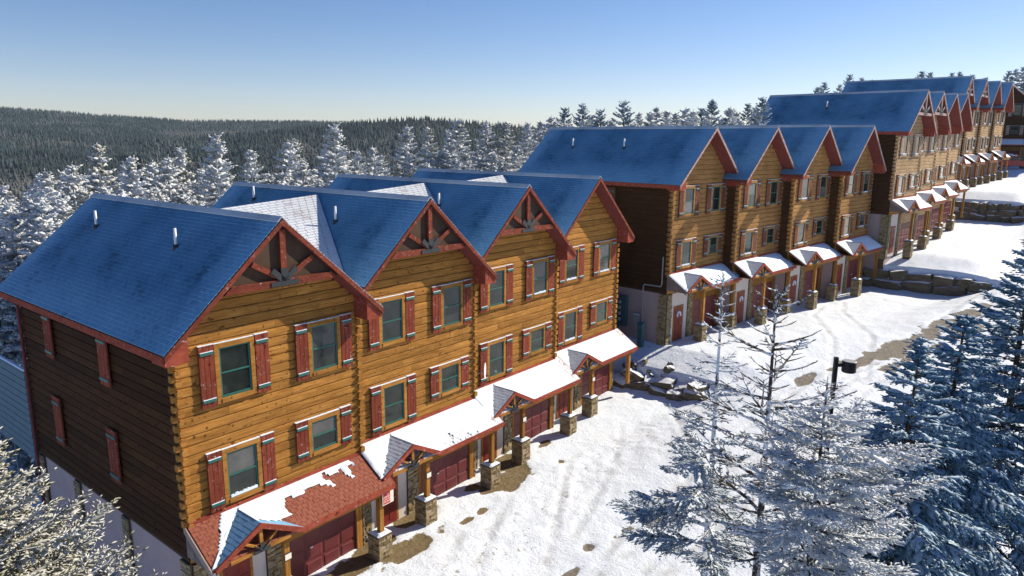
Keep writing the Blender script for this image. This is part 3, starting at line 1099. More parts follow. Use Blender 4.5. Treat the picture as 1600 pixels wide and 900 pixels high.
    link('handle', shared('dhandle', lambda b: b.tube([(0.76, -0.09, 1.0), (0.76, -0.13, 1.0), (0.66, -0.13, 1.0)], 0.014, 6), 'handle', ['grey_metal']), d)
    if spec.get('wreath'):
        def wr(b):
            pts = [(0.43 + 0.17 * math.cos(a), -0.1, 1.55 + 0.2 * math.sin(a)) for a in np.linspace(-0.4, math.pi + 0.4, 12)]
            b.tube(pts, 0.055, 6)
        link('wreath', shared('wreath', wr, 'wreath', ['snow']), d)
    for i, (a, c) in enumerate(((0.02, 0.52), (2.30, 2.82), (6.02, 6.09))):
        o = link('stone_pilaster', shared(('fp', gk, i), lambda b, a=a, c=c: b.box(a, c, -0.05, 0.034, gk - 0.4, zt), 'stone_pilaster', ['mortar']), t)
        link('stone', shared(('fps', gk, i), lambda b, a=a, c=c, i=i: stones(b, a, c, gk - 0.3, zt, -0.05, 70 + i, 'front', (0.015, 0.06)), 'stone', ['veneer_stone']), o, kind='stuff')
    gw, gh = 2.78, 2.2
    gd = link('garage_door', shared('gdoor', garage_fn(gw, gh), 'garage_door', ['maroon_paint']), t, (2.97, -0.01, gk))
    pw, ph = gw / 4 - 0.08, gh / 4 - 0.09
    for i in range(4):
        for j in range(4):
            link('panel', shared('gpan', gpanel_fn(pw, ph), 'panel', ['maroon_paint']), gd, (0.04 + i * gw / 4, -0.002, 0.05 + j * gh / 4))
    link('handle', shared('ghandle', lambda b: b.box(0.9, 1.0, -0.04, 0.0, 1.0, 1.05), 'handle', ['white_metal']), gd)
    def gtrim(b):
        b.box(2.83, 2.968, -0.085, 0.034, gk - 0.3, zt)
        b.box(5.752, 5.99, -0.085, 0.034, gk - 0.3, zt)
        b.box(2.969, 5.751, -0.082, 0.034, gk + gh + 0.002, zt)
    link('garage_frame', shared(('gframe', gk), gtrim, 'garage_frame', [wood if 'faded' in wood else 'log_wood_vertical']), t)
    # ---- porch
    pr = link('porch_roof', shared('porch', porch_fn, 'porch_roof', ['shingle_bare']), t)
    bare = spec.get('bare', 0.0)
    smat = 'shingle_dusted' if bare >= 1 else 'shingle_dusted_more' if bare else 'shingle_rimed_light'
    link('shingle', shared(('ptab', smat), shed_tabs, 'shingle', [smat]), pr, kind='stuff')
    link('shingle', shared(('gtab', smat), gable_tabs, 'shingle', ['shingle_rimed' if bare >= 1 else 'shingle_rimed_light']), pr, kind='stuff')
    link('porch_ceiling', shared('pceil', ceil_fn, 'porch_ceiling', [wood]), t)
    link('fascia', shared('fascia', fascia_fn, 'fascia', ['red_trim']), t)
    link('flashing', shared('flash', flash_fn, 'flashing', ['red_trim']), t)
    link('beam', shared(('beam', wood), beam_fn, 'beam', [wood]), t)
    tp = link('porch_truss', shared('ptruss', porch_truss_fn, 'porch_truss', [wood]), t)
    link('bracket_plate', shared('pplate', porch_plate_fn, 'bracket_plate', ['dark_paint']), tp)
    if spec.get('left_end'):
        link('porch_side', shared('pside', lambda b: b.extr([(P_Y + 0.02, P_ZE - 0.12), (-0.02, P_ZE - 0.12), (-0.02, P_ZW - 0.1)], 'x', P_X0 - 0.03, P_X0 - 0.002), 'porch_side', ['grey_board']), t)
        link('porch_rake', shared('prake', lambda b: b.extr([(P_Y - 0.02, P_ZE - 0.22), (0.0, P_ZW - 0.22), (0.0, P_ZW), (P_Y - 0.02, P_ZE)], 'x', P_X0 - 0.07, P_X0 - 0.032), 'porch_rake', ['grey_board']), t)
    # snow on the porch roofs
    kk = (P_ZW - P_ZE) / (-P_Y)
    n1 = vnoise(50 + k, 1.3); n2 = vnoise(51 + k, 7.0)
    # tabs melt free in blocks
    def blk(u, v):
        row = math.floor(v / 0.128)
        c = math.floor((u + (0.1 if row % 2 else 0)) / 0.2)
        h = math.sin(c * 12.9898 + row * 78.233 + k * 3.1) * 43758.5453
        return h - math.floor(h) - 0.5
    th = 0.055
    def placeS(u, v, h):
        y = -0.08 - v * (1.25)
        return (u, y - h * 0.3, P_ZW + kk * y + 0.012 + h * 0.92)
    def maskS(u, v):
        # v: 0 at the wall, 1 at the eave
        gab = (G_HW - abs(u - G_X))
        y = -0.08 - v * 1.25
        under = gable_z(u) > P_ZW + kk * y + 0.03
        if under and abs(u - G_X) < G_HW:
            return -1
        if bare >= 1.0:
            if u < G_X:
                return -1 if (u < 0.95 - v * 0.9) else 0.2
            lim = 0.36 + 0.75 * max(0.0, 1 - (u - 1.9) / 1.0) - 0.02 * (u - 3)
            if u > 5.55 + n2(u, v) * 0.3:
                return -1
            m = lim - v + n1(u, v * 2) * 0.16 + blk(u, v * 1.25) * (0.42 if u > 2.3 else 0.05) + (0.16 if u > 3.6 and v > 0.45 and n2(u * 0.5, v * 2) > 0.05 else 0.0)
            return m
        m = 0.95 - bare * v * 1.25 + n1(u, v * 2) * 0.45 * bare + blk(u, v * 1.25) * 0.8 * bare - 0.10 * bare * max(0, 3.0 - abs(u - 3.8)) * v
        if u > P_X1 - 0.42 + n1(u * 0.3, v * 4) * 0.35:
            m = -1
        return m
    step = 0.064 if near else 0.2
    link('snow', snow_sheet(('ps', k, near), P_X0, P_X1, 0.0, 1.0 if True else 1, placeS, th, maskS, step if step < 0.1 else 0.13), pr, kind='stuff')
    # right slope of the small gable is snowed, left slope keeps a rim along the valley
    sl = (G_Z - P_ZE) / G_HW
    def placeG(u, v, h):
        y = P_Y - 0.02 + u
        x = G_X + v * G_HW
        return (x + h * 0.4, y, gable_z(x) + 0.012 + h * 0.9)
    def maskG(u, v):
        y = P_Y - 0.02 + u
        if gable_z(G_X + v * G_HW) < P_ZW + kk * y - 0.05:
            return -1
        if bare >= 1.0:
            return u - 0.22 - 0.3 * v + n1(u, v) * 0.2
        return 1.0
    link('snow', snow_sheet(('gs', k, near), 0.0, 1.3, 0.0, 1.0, placeG, 0.05, maskG, step if step < 0.1 else 0.13), pr, kind='stuff')
    def placeV(u, v, h):
        # u across the valley, v down it
        x = G_X - v * G_HW
        zz = gable_z(x)
        y = (zz - P_ZW) / kk
        xx = x + (u - 0.1)
        z2 = max(gable_z(xx), P_ZW + kk * y)
        return (xx, y - 0.0, z2 + 0.012 + h)
    def maskV(u, v):
        return 0.4 - abs(u - 0.07) * 4 + n2(u, v * 2) * 0.5
    link('snow', snow_sheet(('vs', k, near), 0.0, 0.22, 0.03, 1.0, placeV, 0.05, maskV, 0.03), pr, kind='stuff')
    # ---- posts and piers
    for i, px in enumerate((2.32, 5.98)):
        if spec.get('no_pier') == i:
            pz = spec['post_z']
        else:
            pz = gk + PIER_H
            pb = link('pier', shared('pier', pier_core, 'pier', ['mortar']), t, (px, -1.0, gk))
            link('stone', shared('pstone', pier_stones, 'stone', ['veneer_stone']), pb, kind='stuff')
            link('snow_cap', shared('psnow', pier_snow, 'snow_cap', ['snow'], True), pb)
        hgt = round(P_ZE - 0.34 - pz, 2)
        po = link('post', shared(('post', hgt, wood), lambda b: b.box(-0.085, 0.085, -0.085, 0.085, -0.02, hgt), 'post', ['log_wood_vertical']), t, (px, -1.0 - 0.06, pz))
        if i == 0 and spec.get('plaque'):
            link('house_number', shared('plq', lambda b: b.box(-0.13, 0.13, -0.125, -0.09, 0, 0.22), 'house_number', ['dark_paint']), po, (0, 0, 0.62 + 0.2))
            link('house_number', shared('plq2', lambda b: b.box(-0.105, 0.105, -0.132, -0.126, 0.02, 0.2), 'house_number', ['sign_white']), po, (0, 0, 0.62 + 0.2))
    return t

def cricket(b, dz, dy):
    """cross saddle between two gables: faces down to the front valley"""
    zc = RIDGE - 0.02
    yc = 5.6
    xb = W + 3.05 - (RIDGE + dz - zc) / SL - 0.0
    A = (3.05 + 0.40, yc, zc - 0.38)
    B = (xb, yc, zc)
    # meeting of the right slope of this house and the left slope of the next
    xv = (RIDGE + SL * 3.05 - (RIDGE + dz - SL * (W + 3.05))) / (2 * SL)
    zv = RIDGE - SL * (xv - 3.05)
    V = (xv, 0.15, zv)
    K = (3.45, 9.6, zc - 2.2); L = (xb - 0.2, 9.6, zc - 2.0)
    up = 0.05
    def lift(p):
        return (p[0], p[1], p[2] + up)
    b.add([lift(A), lift(B), lift(V), lift(K), lift(L), A, B, V, K, L],
          [(0, 2, 1), (0, 1, 4, 3), (0, 5, 7, 2), (1, 2, 7, 6)])

def cricket_tabs(b, dz, dy):
    zc = RIDGE - 0.02
    yc = 5.6
    A = Vector((3.05 + 0.40, yc, zc - 0.38 + 0.05)); B = Vector((W + 3.05 - (RIDGE + dz - zc) / SL, yc, zc + 0.05))
    xv = (RIDGE + SL * 3.05 - (RIDGE + dz - SL * (W + 3.05))) / (2 * SL)
    Vp = Vector((xv, 0.15, RIDGE - SL * (xv - 3.05) + 0.05))
    nrm = (A - Vp).cross(B - Vp).normalized()
    if nrm.z < 0:
        nrm = -nrm
    r = random.Random(8)
    n = 36
    for i in range(n):
        t0, t1 = i / n, (i + 0.95) / n
        la, lb = Vp.lerp(A, t0), Vp.lerp(B, t0)
        ua, ub = Vp.lerp(A, t1), Vp.lerp(B, t1)
        w = (lb - la).length
        m = max(1, int(w / 0.31))
        for q in range(m):
            f0, f1 = (q + 0.03) / m, (q + 0.97) / m
            h = 0.022 + r.uniform(-0.006, 0.006)
            p = [la.lerp(lb, f0) + nrm * h, la.lerp(lb, f1) + nrm * h, ua.lerp(ub, f1) + nrm * 0.003, ua.lerp(ub, f0) + nrm * 0.003, la.lerp(lb, f0), la.lerp(lb, f1)]
            b.add(p, [(0, 1, 2, 3), (4, 5, 1, 0), (0, 3, 4), (1, 5, 2)], r.random())

# ------------------------------------------------------------------ where the trees of the belt stand: x, y, ground, height, kind, label, group
TREES = [
    (4.6, 21.24, -1.58, 14.67, 'white0', 'frosted spruce left of the near roof, its top against the dark lower hillside', '', 1.0),
    (8.04, 27.58, -2.43, 15.59, 'white1', 'narrow frosted spruce beyond the back left corner of the near roof', '', 1.0),
    (8.76, 25.78, -2.14, 16.47, 'white2', 'tall white frosted spruce above the back corner of the near roof', '', 1.0),
    (9.92, 24.04, -1.84, 15.42, 'white3', 'short pointed frosted spruce right of the tall one above the near roof corner', '', 1.0),
    (13.36, 29.34, -2.53, 15.7, 'white0', 'twin topped frosted spruce above the middle of the near roof ridge', '', 1.0),
    (13.62, 27.56, -2.26, 15.79, 'white1', 'frosted spruce with a thin leader above the near roof ridge', '', 1.0),
    (16.38, 31.06, -2.7, 16.74, 'white2', 'frosted spruce just left of the broad spruce above the near ridge', '', 1.0),
    (14.93, 24.0, -1.69, 16.56, 'white3', 'broad tall frosted spruce rising above the right half of the near roof ridge', '', 1.0),
    (20.43, 29.31, -2.32, 16.28, 'white0', 'frosted spruce between the broad spruce and the second roof', '', 1.0),
    (24.73, 31.05, -2.44, 16.95, 'white1', 'frosted spruce with twin tips behind the second roof ridge', '', 1.0),
    (27.98, 34.57, -1.51, 16.23, 'white2', 'slim frosted spruce against the far forest behind the second roof', '', 1.0),
    (25.26, 25.75, -1.58, 17.34, 'white3', 'tallest frosted spruce behind the first block, its tip at the hill skyline', '', 1.0),
    (30.24, 27.55, -0.32, 14.48, 'white0', 'rounded frosted spruce behind the third roof ridge', '', 1.0),
    (35.85, 29.29, -0.62, 16.54, 'white1', 'wide frosted spruce behind the ridges of the third and fourth roofs', '', 1.0),
    (43.58, 34.58, -1.47, 17.46, 'white2', 'slim frosted spruce right of the wide one behind the fourth roof', '', 1.0),
    (46.57, 34.6, -1.5, 17.22, 'white3', 'frosted spruce before the forested knoll behind the fourth roof', '', 1.0),
    (40.6, 27.55, -0.4, 17.04, 'white0', 'tall pointed frosted spruce in front of the forested knoll', '', 1.0),
    (50.69, 32.86, -1.27, 17.86, 'white1', 'frosted spruce below the right shoulder of the forested knoll', '', 1.0),
    (51.8, 31.12, -1.02, 17.76, 'white2', 'frosted spruce left of the second block roof, in the thick of the belt', '', 1.0),
    (60.46, 34.66, 0.97, 15.87, 'white3', 'frosted spruce touching the skyline left of the second block roof', '', 1.0),
    (53.51, 27.63, 0.75, 16.07, 'white0', 'frosted spruce close by the back corner of the second block roof', '', 1.0),
    (8.74, 45.83, -5.15, 16.29, 'white1', 'frost covered spruce, back row of the dense belt behind the near roof ridge', 'back row of frosted spruces behind the near roof ridge', 1.0),
    (10.44, 48.26, -5.59, 16.55, 'white0', 'frost covered spruce, back row of the dense belt behind the near roof ridge', 'back row of frosted spruces behind the near roof ridge', 1.0),
    (11.92, 44.86, -4.91, 16.74, 'white1', 'frost covered spruce, back row of the dense belt behind the near roof ridge', 'back row of frosted spruces behind the near roof ridge', 1.0),
    (13.84, 45.41, -4.93, 16.89, 'white3', 'frost covered spruce, back row of the dense belt behind the near roof ridge', 'back row of frosted spruces behind the near roof ridge', 1.0),
    (16.51, 48.6, -5.47, 17.04, 'white0', 'frost covered spruce, back row of the dense belt behind the near roof ridge', 'back row of frosted spruces behind the near roof ridge', 1.0),
    (18.81, 46.56, -4.99, 17.45, 'white2', 'frost covered spruce, back row of the dense belt behind the near roof ridge', 'back row of frosted spruces behind the near roof ridge', 1.0),
    (19.65, 46.15, -4.88, 15.97, 'white0', 'frost covered spruce, back row of the dense belt behind the near roof ridge', 'back row of frosted spruces behind the near roof ridge', 1.0),
    (22.43, 46.17, -4.8, 16.62, 'white2', 'frost covered spruce, back row of the dense belt behind the near roof ridge', 'back row of frosted spruces behind the near roof ridge', 1.0),
    (26.28, 47.17, -3.97, 15.74, 'white3', 'frost covered spruce, back row of the dense belt behind the near roof ridge', 'back row of frosted spruces behind the near roof ridge', 1.0),
    (27.7, 47.62, -3.67, 16.29, 'white2', 'frost covered spruce, back row of the dense belt behind the near roof ridge', 'back row of frosted spruces behind the near roof ridge', 1.0),
    (29.72, 44.61, -2.87, 14.59, 'white1', 'frost covered spruce, back row of the dense belt behind the second and third roofs', 'back row of frosted spruces behind the second and third roofs', 1.0),
    (35.86, 48.83, -3.82, 15.12, 'white0', 'frost covered spruce, back row of the dense belt behind the second and third roofs', 'back row of frosted spruces behind the second and third roofs', 1.0),
    (38.09, 48.69, -3.83, 16.44, 'white1', 'frost covered spruce, back row of the dense belt behind the second and third roofs', 'back row of frosted spruces behind the second and third roofs', 1.0),
    (39.35, 45.7, -3.26, 16.93, 'white0', 'frost covered spruce, back row of the dense belt behind the second and third roofs', 'back row of frosted spruces behind the second and third roofs', 1.0),
    (45.56, 48.12, -3.86, 17.36, 'white1', 'frost covered spruce, back row of the dense belt behind the second and third roofs', 'back row of frosted spruces behind the second and third roofs', 1.0),
    (49.96, 49.15, -4.14, 17.06, 'white1', 'frost covered spruce, back row of the dense belt left of the second block roof', 'back row of frosted spruces left of the second block roof', 1.0),
    (54.38, 48.38, -2.1, 14.98, 'white1', 'frost covered spruce, back row of the dense belt left of the second block roof', 'back row of frosted spruces left of the second block roof', 1.0),
    (57.63, 46.42, -1.22, 14.64, 'white0', 'frost covered spruce, back row of the dense belt left of the second block roof', 'back row of frosted spruces left of the second block roof', 1.0),
    (62.76, 48.9, -1.61, 14.87, 'white2', 'frost covered spruce, back row of the dense belt left of the second block roof', 'back row of frosted spruces left of the second block roof', 1.0),
    (68.24, 48.95, -1.5, 16.08, 'white3', 'frost covered spruce, back row of the dense belt left of the second block roof', 'back row of frosted spruces left of the second block roof', 1.0),
    (72.9, 48.24, -1.26, 16.96, 'white2', 'frost covered spruce, back row of the dense belt left of the second block roof', 'back row of frosted spruces left of the second block roof', 1.0),
    (81.41, 47.43, 1.63, 13.69, 'white2', 'frost covered spruce, back row of the dense belt left of the second block roof', 'back row of frosted spruces left of the second block roof', 1.0),
    (6.04, 38.27, -4.09, 14.11, 'white0', 'frost covered spruce, third row of the dense belt behind the near roof ridge', 'third row of frosted spruces behind the near roof ridge', 1.0),
    (7.75, 36.66, -3.8, 14.31, 'white1', 'frost covered spruce, third row of the dense belt behind the near roof ridge', 'third row of frosted spruces behind the near roof ridge', 1.0),
    (9.29, 36.23, -3.69, 15.06, 'white3', 'frost covered spruce, third row of the dense belt behind the near roof ridge', 'third row of frosted spruces behind the near roof ridge', 1.0),
    (10.94, 37.08, -3.77, 15.12, 'white0', 'frost covered spruce, third row of the dense belt behind the near roof ridge', 'third row of frosted spruces behind the near roof ridge', 1.0),
    (13.98, 39.89, -4.1, 16.58, 'white2', 'frost covered spruce, third row of the dense belt behind the near roof ridge', 'third row of frosted spruces behind the near roof ridge', 1.0),
    (14.84, 37.24, -3.68, 15.76, 'white1', 'frost covered spruce, third row of the dense belt behind the near roof ridge', 'third row of frosted spruces behind the near roof ridge', 1.0),
    (17.35, 39.91, -4.0, 14.87, 'white2', 'frost covered spruce, third row of the dense belt behind the near roof ridge', 'third row of frosted spruces behind the near roof ridge', 1.0),
    (19.55, 38.23, -3.68, 14.98, 'white0', 'frost covered spruce, third row of the dense belt behind the near roof ridge', 'third row of frosted spruces behind the near roof ridge', 1.0),
    (21.95, 38.79, -3.69, 15.98, 'white1', 'frost covered spruce, third row of the dense belt behind the near roof ridge', 'third row of frosted spruces behind the near roof ridge', 1.0),
    (22.65, 38.36, -3.61, 15.31, 'white0', 'frost covered spruce, third row of the dense belt behind the near roof ridge', 'third row of frosted spruces behind the near roof ridge', 1.0),
    (24.77, 36.42, -3.23, 15.13, 'white2', 'frost covered spruce, third row of the dense belt behind the second and third roofs', 'third row of frosted spruces behind the second and third roofs', 1.0),
    (28.45, 37.31, -1.8, 13.41, 'white0', 'frost covered spruce, third row of the dense belt behind the second and third roofs', 'third row of frosted spruces behind the second and third roofs', 1.0),
    (29.1, 36.26, -1.61, 13.84, 'white3', 'frost covered spruce, third row of the dense belt behind the second and third roofs', 'third row of frosted spruces behind the second and third roofs', 1.0),
    (34.82, 38.31, -1.96, 13.96, 'white1', 'frost covered spruce, third row of the dense belt behind the second and third roofs', 'third row of frosted spruces behind the second and third roofs', 1.0),
    (36.33, 38.36, -1.99, 14.67, 'white2', 'frost covered spruce, third row of the dense belt behind the second and third roofs', 'third row of frosted spruces behind the second and third roofs', 1.0),
    (42.38, 40.25, -2.31, 14.16, 'white1', 'frost covered spruce, third row of the dense belt left of the second block roof', 'third row of frosted spruces left of the second block roof', 1.0),
    (45.53, 38.9, -2.14, 15.45, 'white2', 'frost covered spruce, third row of the dense belt left of the second block roof', 'third row of frosted spruces left of the second block roof', 1.0),
    (46.18, 36.42, -1.77, 15.17, 'white1', 'frost covered spruce, third row of the dense belt left of the second block roof', 'third row of frosted spruces left of the second block roof', 1.0),
    (51.09, 38.37, -2.1, 16.68, 'white1', 'frost covered spruce, third row of the dense belt left of the second block roof', 'third row of frosted spruces left of the second block roof', 1.0),
    (52.88, 36.15, -1.75, 15.21, 'white0', 'frost covered spruce, third row of the dense belt left of the second block roof', 'third row of frosted spruces left of the second block roof', 1.0),
    (61.33, 36.21, 0.76, 12.59, 'white1', 'frost covered spruce, third row of the dense belt left of the second block roof', 'third row of frosted spruces left of the second block roof', 1.0),
    (66.82, 38.34, 0.58, 13.64, 'white3', 'frost covered spruce, third row of the dense belt left of the second block roof', 'third row of frosted spruces left of the second block roof', 1.0),
    (3.43, 28.0, -2.63, 13.73, 'white0', 'frost covered spruce, second row of the dense belt behind the near roof ridge', 'second row of frosted spruces behind the near roof ridge', 1.0),
    (4.42, 28.06, -2.61, 13.75, 'white3', 'frost covered spruce, second row of the dense belt behind the near roof ridge', 'second row of frosted spruces behind the near roof ridge', 1.0),
    (6.67, 28.89, -2.67, 14.56, 'white0', 'frost covered spruce, second row of the dense belt behind the near roof ridge', 'second row of frosted spruces behind the near roof ridge', 1.0),
    (7.23, 29.46, -2.74, 13.92, 'white0', 'frost covered spruce, second row of the dense belt behind the near roof ridge', 'second row of frosted spruces behind the near roof ridge', 1.0),
    (8.33, 28.13, -2.5, 14.55, 'white3', 'frost covered spruce, second row of the dense belt behind the near roof ridge', 'second row of frosted spruces behind the near roof ridge', 1.0),
    (10.23, 29.71, -2.68, 14.9, 'white0', 'frost covered spruce, second row of the dense belt behind the near roof ridge', 'second row of frosted spruces behind the near roof ridge', 1.0),
    (11.41, 28.52, -2.47, 14.03, 'white0', 'frost covered spruce, second row of the dense belt behind the near roof ridge', 'second row of frosted spruces behind the near roof ridge', 1.0),
    (12.24, 26.52, -2.15, 13.91, 'white0', 'frost covered spruce, second row of the dense belt behind the near roof ridge', 'second row of frosted spruces behind the near roof ridge', 1.0),
    (14.39, 27.09, -2.17, 13.78, 'white3', 'frost covered spruce, second row of the dense belt behind the near roof ridge', 'second row of frosted spruces behind the near roof ridge', 1.0),
    (16.89, 29.83, -2.5, 14.09, 'white1', 'frost covered spruce, second row of the dense belt behind the near roof ridge', 'second row of frosted spruces behind the near roof ridge', 1.0),
    (17.2, 27.46, -2.14, 13.75, 'white3', 'frost covered spruce, second row of the dense belt behind the second and third roofs', 'second row of frosted spruces behind the second and third roofs', 1.0),
    (19.92, 29.18, -2.31, 14.0, 'white3', 'frost covered spruce, second row of the dense belt behind the second and third roofs', 'second row of frosted spruces behind the second and third roofs', 1.0),
    (22.27, 30.05, -2.37, 14.56, 'white0', 'frost covered spruce, second row of the dense belt behind the second and third roofs', 'second row of frosted spruces behind the second and third roofs', 1.0),
    (24.46, 28.59, -2.09, 15.06, 'white1', 'frost covered spruce, second row of the dense belt behind the second and third roofs', 'second row of frosted spruces behind the second and third roofs', 1.0),
    (26.15, 29.6, -1.54, 14.0, 'white0', 'frost covered spruce, second row of the dense belt behind the second and third roofs', 'second row of frosted spruces behind the second and third roofs', 1.0),
    (27.74, 27.31, -0.49, 12.87, 'white0', 'frost covered spruce, second row of the dense belt behind the second and third roofs', 'second row of frosted spruces behind the second and third roofs', 1.0),
    (32.01, 28.58, -0.48, 12.56, 'white0', 'frost covered spruce, second row of the dense belt left of the second block roof', 'second row of frosted spruces left of the second block roof', 1.0),
    (34.07, 28.59, -0.5, 13.2, 'white2', 'frost covered spruce, second row of the dense belt left of the second block roof', 'second row of frosted spruces left of the second block roof', 1.0),
    (38.24, 29.07, -0.61, 14.18, 'white1', 'frost covered spruce, second row of the dense belt left of the second block roof', 'second row of frosted spruces left of the second block roof', 1.0),
    (39.44, 28.81, -0.58, 14.4, 'white3', 'frost covered spruce, second row of the dense belt left of the second block roof', 'second row of frosted spruces left of the second block roof', 1.0),
    (40.56, 26.68, -0.27, 13.37, 'white3', 'frost covered spruce, second row of the dense belt left of the second block roof', 'second row of frosted spruces left of the second block roof', 1.0),
    (44.98, 26.79, -0.32, 13.82, 'white1', 'frost covered spruce, second row of the dense belt left of the second block roof', 'second row of frosted spruces left of the second block roof', 1.0),
    (49.57, 27.72, -0.49, 14.83, 'white0', 'frost covered spruce, second row of the dense belt left of the second block roof', 'second row of frosted spruces left of the second block roof', 1.0),
    (54.09, 27.02, 1.47, 12.61, 'white2', 'frost covered spruce, second row of the dense belt left of the second block roof', 'second row of frosted spruces left of the second block roof', 1.0),
    (1.81, 21.09, -1.64, 12.34, 'white0', 'frost covered spruce, front row of the dense belt behind the near roof ridge', 'front row of frosted spruces behind the near roof ridge', 1.0),
    (3.11, 21.94, -1.73, 12.79, 'white0', 'frost covered spruce, front row of the dense belt behind the near roof ridge', 'front row of frosted spruces behind the near roof ridge', 1.0),
    (3.61, 19.39, -1.33, 13.21, 'white0', 'frost covered spruce, front row of the dense belt behind the near roof ridge', 'front row of frosted spruces behind the near roof ridge', 1.0),
    (4.64, 19.91, -1.38, 13.25, 'white1', 'frost covered spruce, front row of the dense belt behind the near roof ridge', 'front row of frosted spruces behind the near roof ridge', 1.0),
    (6.12, 20.99, -1.5, 13.59, 'white2', 'frost covered spruce, front row of the dense belt behind the near roof ridge', 'front row of frosted spruces behind the near roof ridge', 1.0),
    (7.42, 21.84, -1.59, 13.77, 'white0', 'frost covered spruce, front row of the dense belt behind the near roof ridge', 'front row of frosted spruces behind the near roof ridge', 1.0),
    (7.39, 19.89, -1.3, 13.32, 'white0', 'frost covered spruce, front row of the dense belt behind the near roof ridge', 'front row of frosted spruces behind the near roof ridge', 1.0),
    (9.83, 22.07, -1.55, 13.44, 'white1', 'frost covered spruce, front row of the dense belt behind the near roof ridge', 'front row of frosted spruces behind the near roof ridge', 1.0),
    (10.76, 20.36, -1.27, 12.98, 'white0', 'frost covered spruce, front row of the dense belt behind the near roof ridge', 'front row of frosted spruces behind the near roof ridge', 1.0),
    (11.85, 21.19, -1.36, 12.72, 'white1', 'frost covered spruce, front row of the dense belt behind the near roof ridge', 'front row of frosted spruces behind the near roof ridge', 1.0),
    (13.65, 20.84, -1.25, 12.79, 'white1', 'frost covered spruce, front row of the dense belt behind the second and third roofs', 'front row of frosted spruces behind the second and third roofs', 1.0),
    (14.69, 20.14, -1.11, 13.37, 'white0', 'frost covered spruce, front row of the dense belt behind the second and third roofs', 'front row of frosted spruces behind the second and third roofs', 1.0),
    (16.69, 19.78, -1.0, 13.25, 'white0', 'frost covered spruce, front row of the dense belt behind the second and third roofs', 'front row of frosted spruces behind the second and third roofs', 1.0),
    (18.97, 21.73, -1.22, 13.06, 'white1', 'frost covered spruce, front row of the dense belt behind the second and third roofs', 'front row of frosted spruces behind the second and third roofs', 1.0),
    (20.11, 19.49, -0.85, 13.56, 'white1', 'frost covered spruce, front row of the dense belt behind the second and third roofs', 'front row of frosted spruces behind the second and third roofs', 1.0),
    (23.42, 21.27, -1.02, 13.67, 'white2', 'frost covered spruce, front row of the dense belt behind the second and third roofs', 'front row of frosted spruces behind the second and third roofs', 1.0),
    (25.22, 21.08, -0.88, 12.81, 'white1', 'frost covered spruce, front row of the dense belt left of the second block roof', 'front row of frosted spruces left of the second block roof', 1.0),
    (24.99, 19.34, -0.64, 12.33, 'white0', 'frost covered spruce, front row of the dense belt left of the second block roof', 'front row of frosted spruces left of the second block roof', 1.0),
    (30.6, 21.51, 0.59, 12.27, 'white3', 'frost covered spruce, front row of the dense belt left of the second block roof', 'front row of frosted spruces left of the second block roof', 1.0),
    (32.34, 21.68, 0.55, 11.57, 'white1', 'frost covered spruce, front row of the dense belt left of the second block roof', 'front row of frosted spruces left of the second block roof', 1.0),
    (32.6, 19.99, 0.8, 12.41, 'white0', 'frost covered spruce, front row of the dense belt left of the second block roof', 'front row of frosted spruces left of the second block roof', 1.0),
    (38.95, 20.96, 0.61, 12.54, 'white3', 'frost covered spruce, front row of the dense belt left of the second block roof', 'front row of frosted spruces left of the second block roof', 1.0),
    (40.31, 19.99, 0.74, 11.64, 'white0', 'frost covered spruce, front row of the dense belt left of the second block roof', 'front row of frosted spruces left of the second block roof', 1.0),
    (41.59, 19.51, 0.8, 11.42, 'white2', 'frost covered spruce, front row of the dense belt left of the second block roof', 'front row of frosted spruces left of the second block roof', 1.0),
    (3.65, 24.07, -2.04, 13.46, 'white0', 'frosted spruce at the left edge, level with the near eave', '', 1.0),
    (5.36, 26.69, -2.38, 14.17, 'white0', 'frosted spruce beyond the back left eave of the near roof', '', 1.0),
    (2.45, 23.36, -1.97, 11.1, 'white3', 'frosted spruce cut by the left edge above the pale cabin', '', 1.0),
    (3.32, 23.13, -1.9, 12.4, 'white2', 'stout frosted spruce between the left edge and the near roof', '', 1.0),
    (1.66, 22.53, -1.87, 9.47, 'white2', 'frosted spruce low at the left edge behind the pale cabin', '', 1.0),
    (2.29, 21.34, -1.67, 8.71, 'white3', 'frosted spruce peeping over the pale cabin roof', '', 1.0),
    (48.15, 21.07, 0.52, 17.21, 'dark0', 'small rimed spruce on the skyline over the left end of the second block ridge', '', 1.0),
    (46.08, 21.04, 0.54, 16.42, 'white1', 'slim rimed spruce on the skyline over the left end of the second block ridge', '', 1.0),
    (45.82, 17.41, 1.08, 16.81, 'dark0', 'tall rimed spruce on the skyline over the left end of the second block ridge', '', 1.0),
    (49.2, 18.53, 0.89, 16.19, 'white3', 'short rimed spruce on the skyline over the left end of the second block ridge', '', 1.0),
    (44.71, 14.79, 1.49, 15.83, 'dark0', 'pointed rimed spruce on the skyline over the left half of the second block ridge', '', 1.0),
    (52.24, 18.14, 0.92, 16.01, 'white1', 'low rimed spruce on the skyline over the left half of the second block ridge', '', 1.0),
    (41.75, 10.87, 2.1, 15.67, 'dark0', 'tallest rimed spruce on the skyline over the left half of the second block ridge', '', 1.0),
    (56.91, 17.84, 3.41, 14.17, 'white3', 'slender rimed spruce on the skyline over the left half of the second block ridge', '', 1.0),
    (51.24, 13.68, 1.6, 15.88, 'white0', 'narrow rimed spruce on the skyline over the middle of the second block ridge', '', 1.0),
    (54.41, 14.65, 3.4, 14.63, 'white1', 'thin topped rimed spruce on the skyline over the middle of the second block ridge', '', 1.0),
    (55.19, 14.02, 3.67, 14.02, 'white2', 'modest rimed spruce on the skyline over the middle of the second block ridge', '', 1.0),
    (54.37, 12.8, 3.67, 13.74, 'white3', 'squat rimed spruce on the skyline over the middle of the second block ridge', '', 1.0),
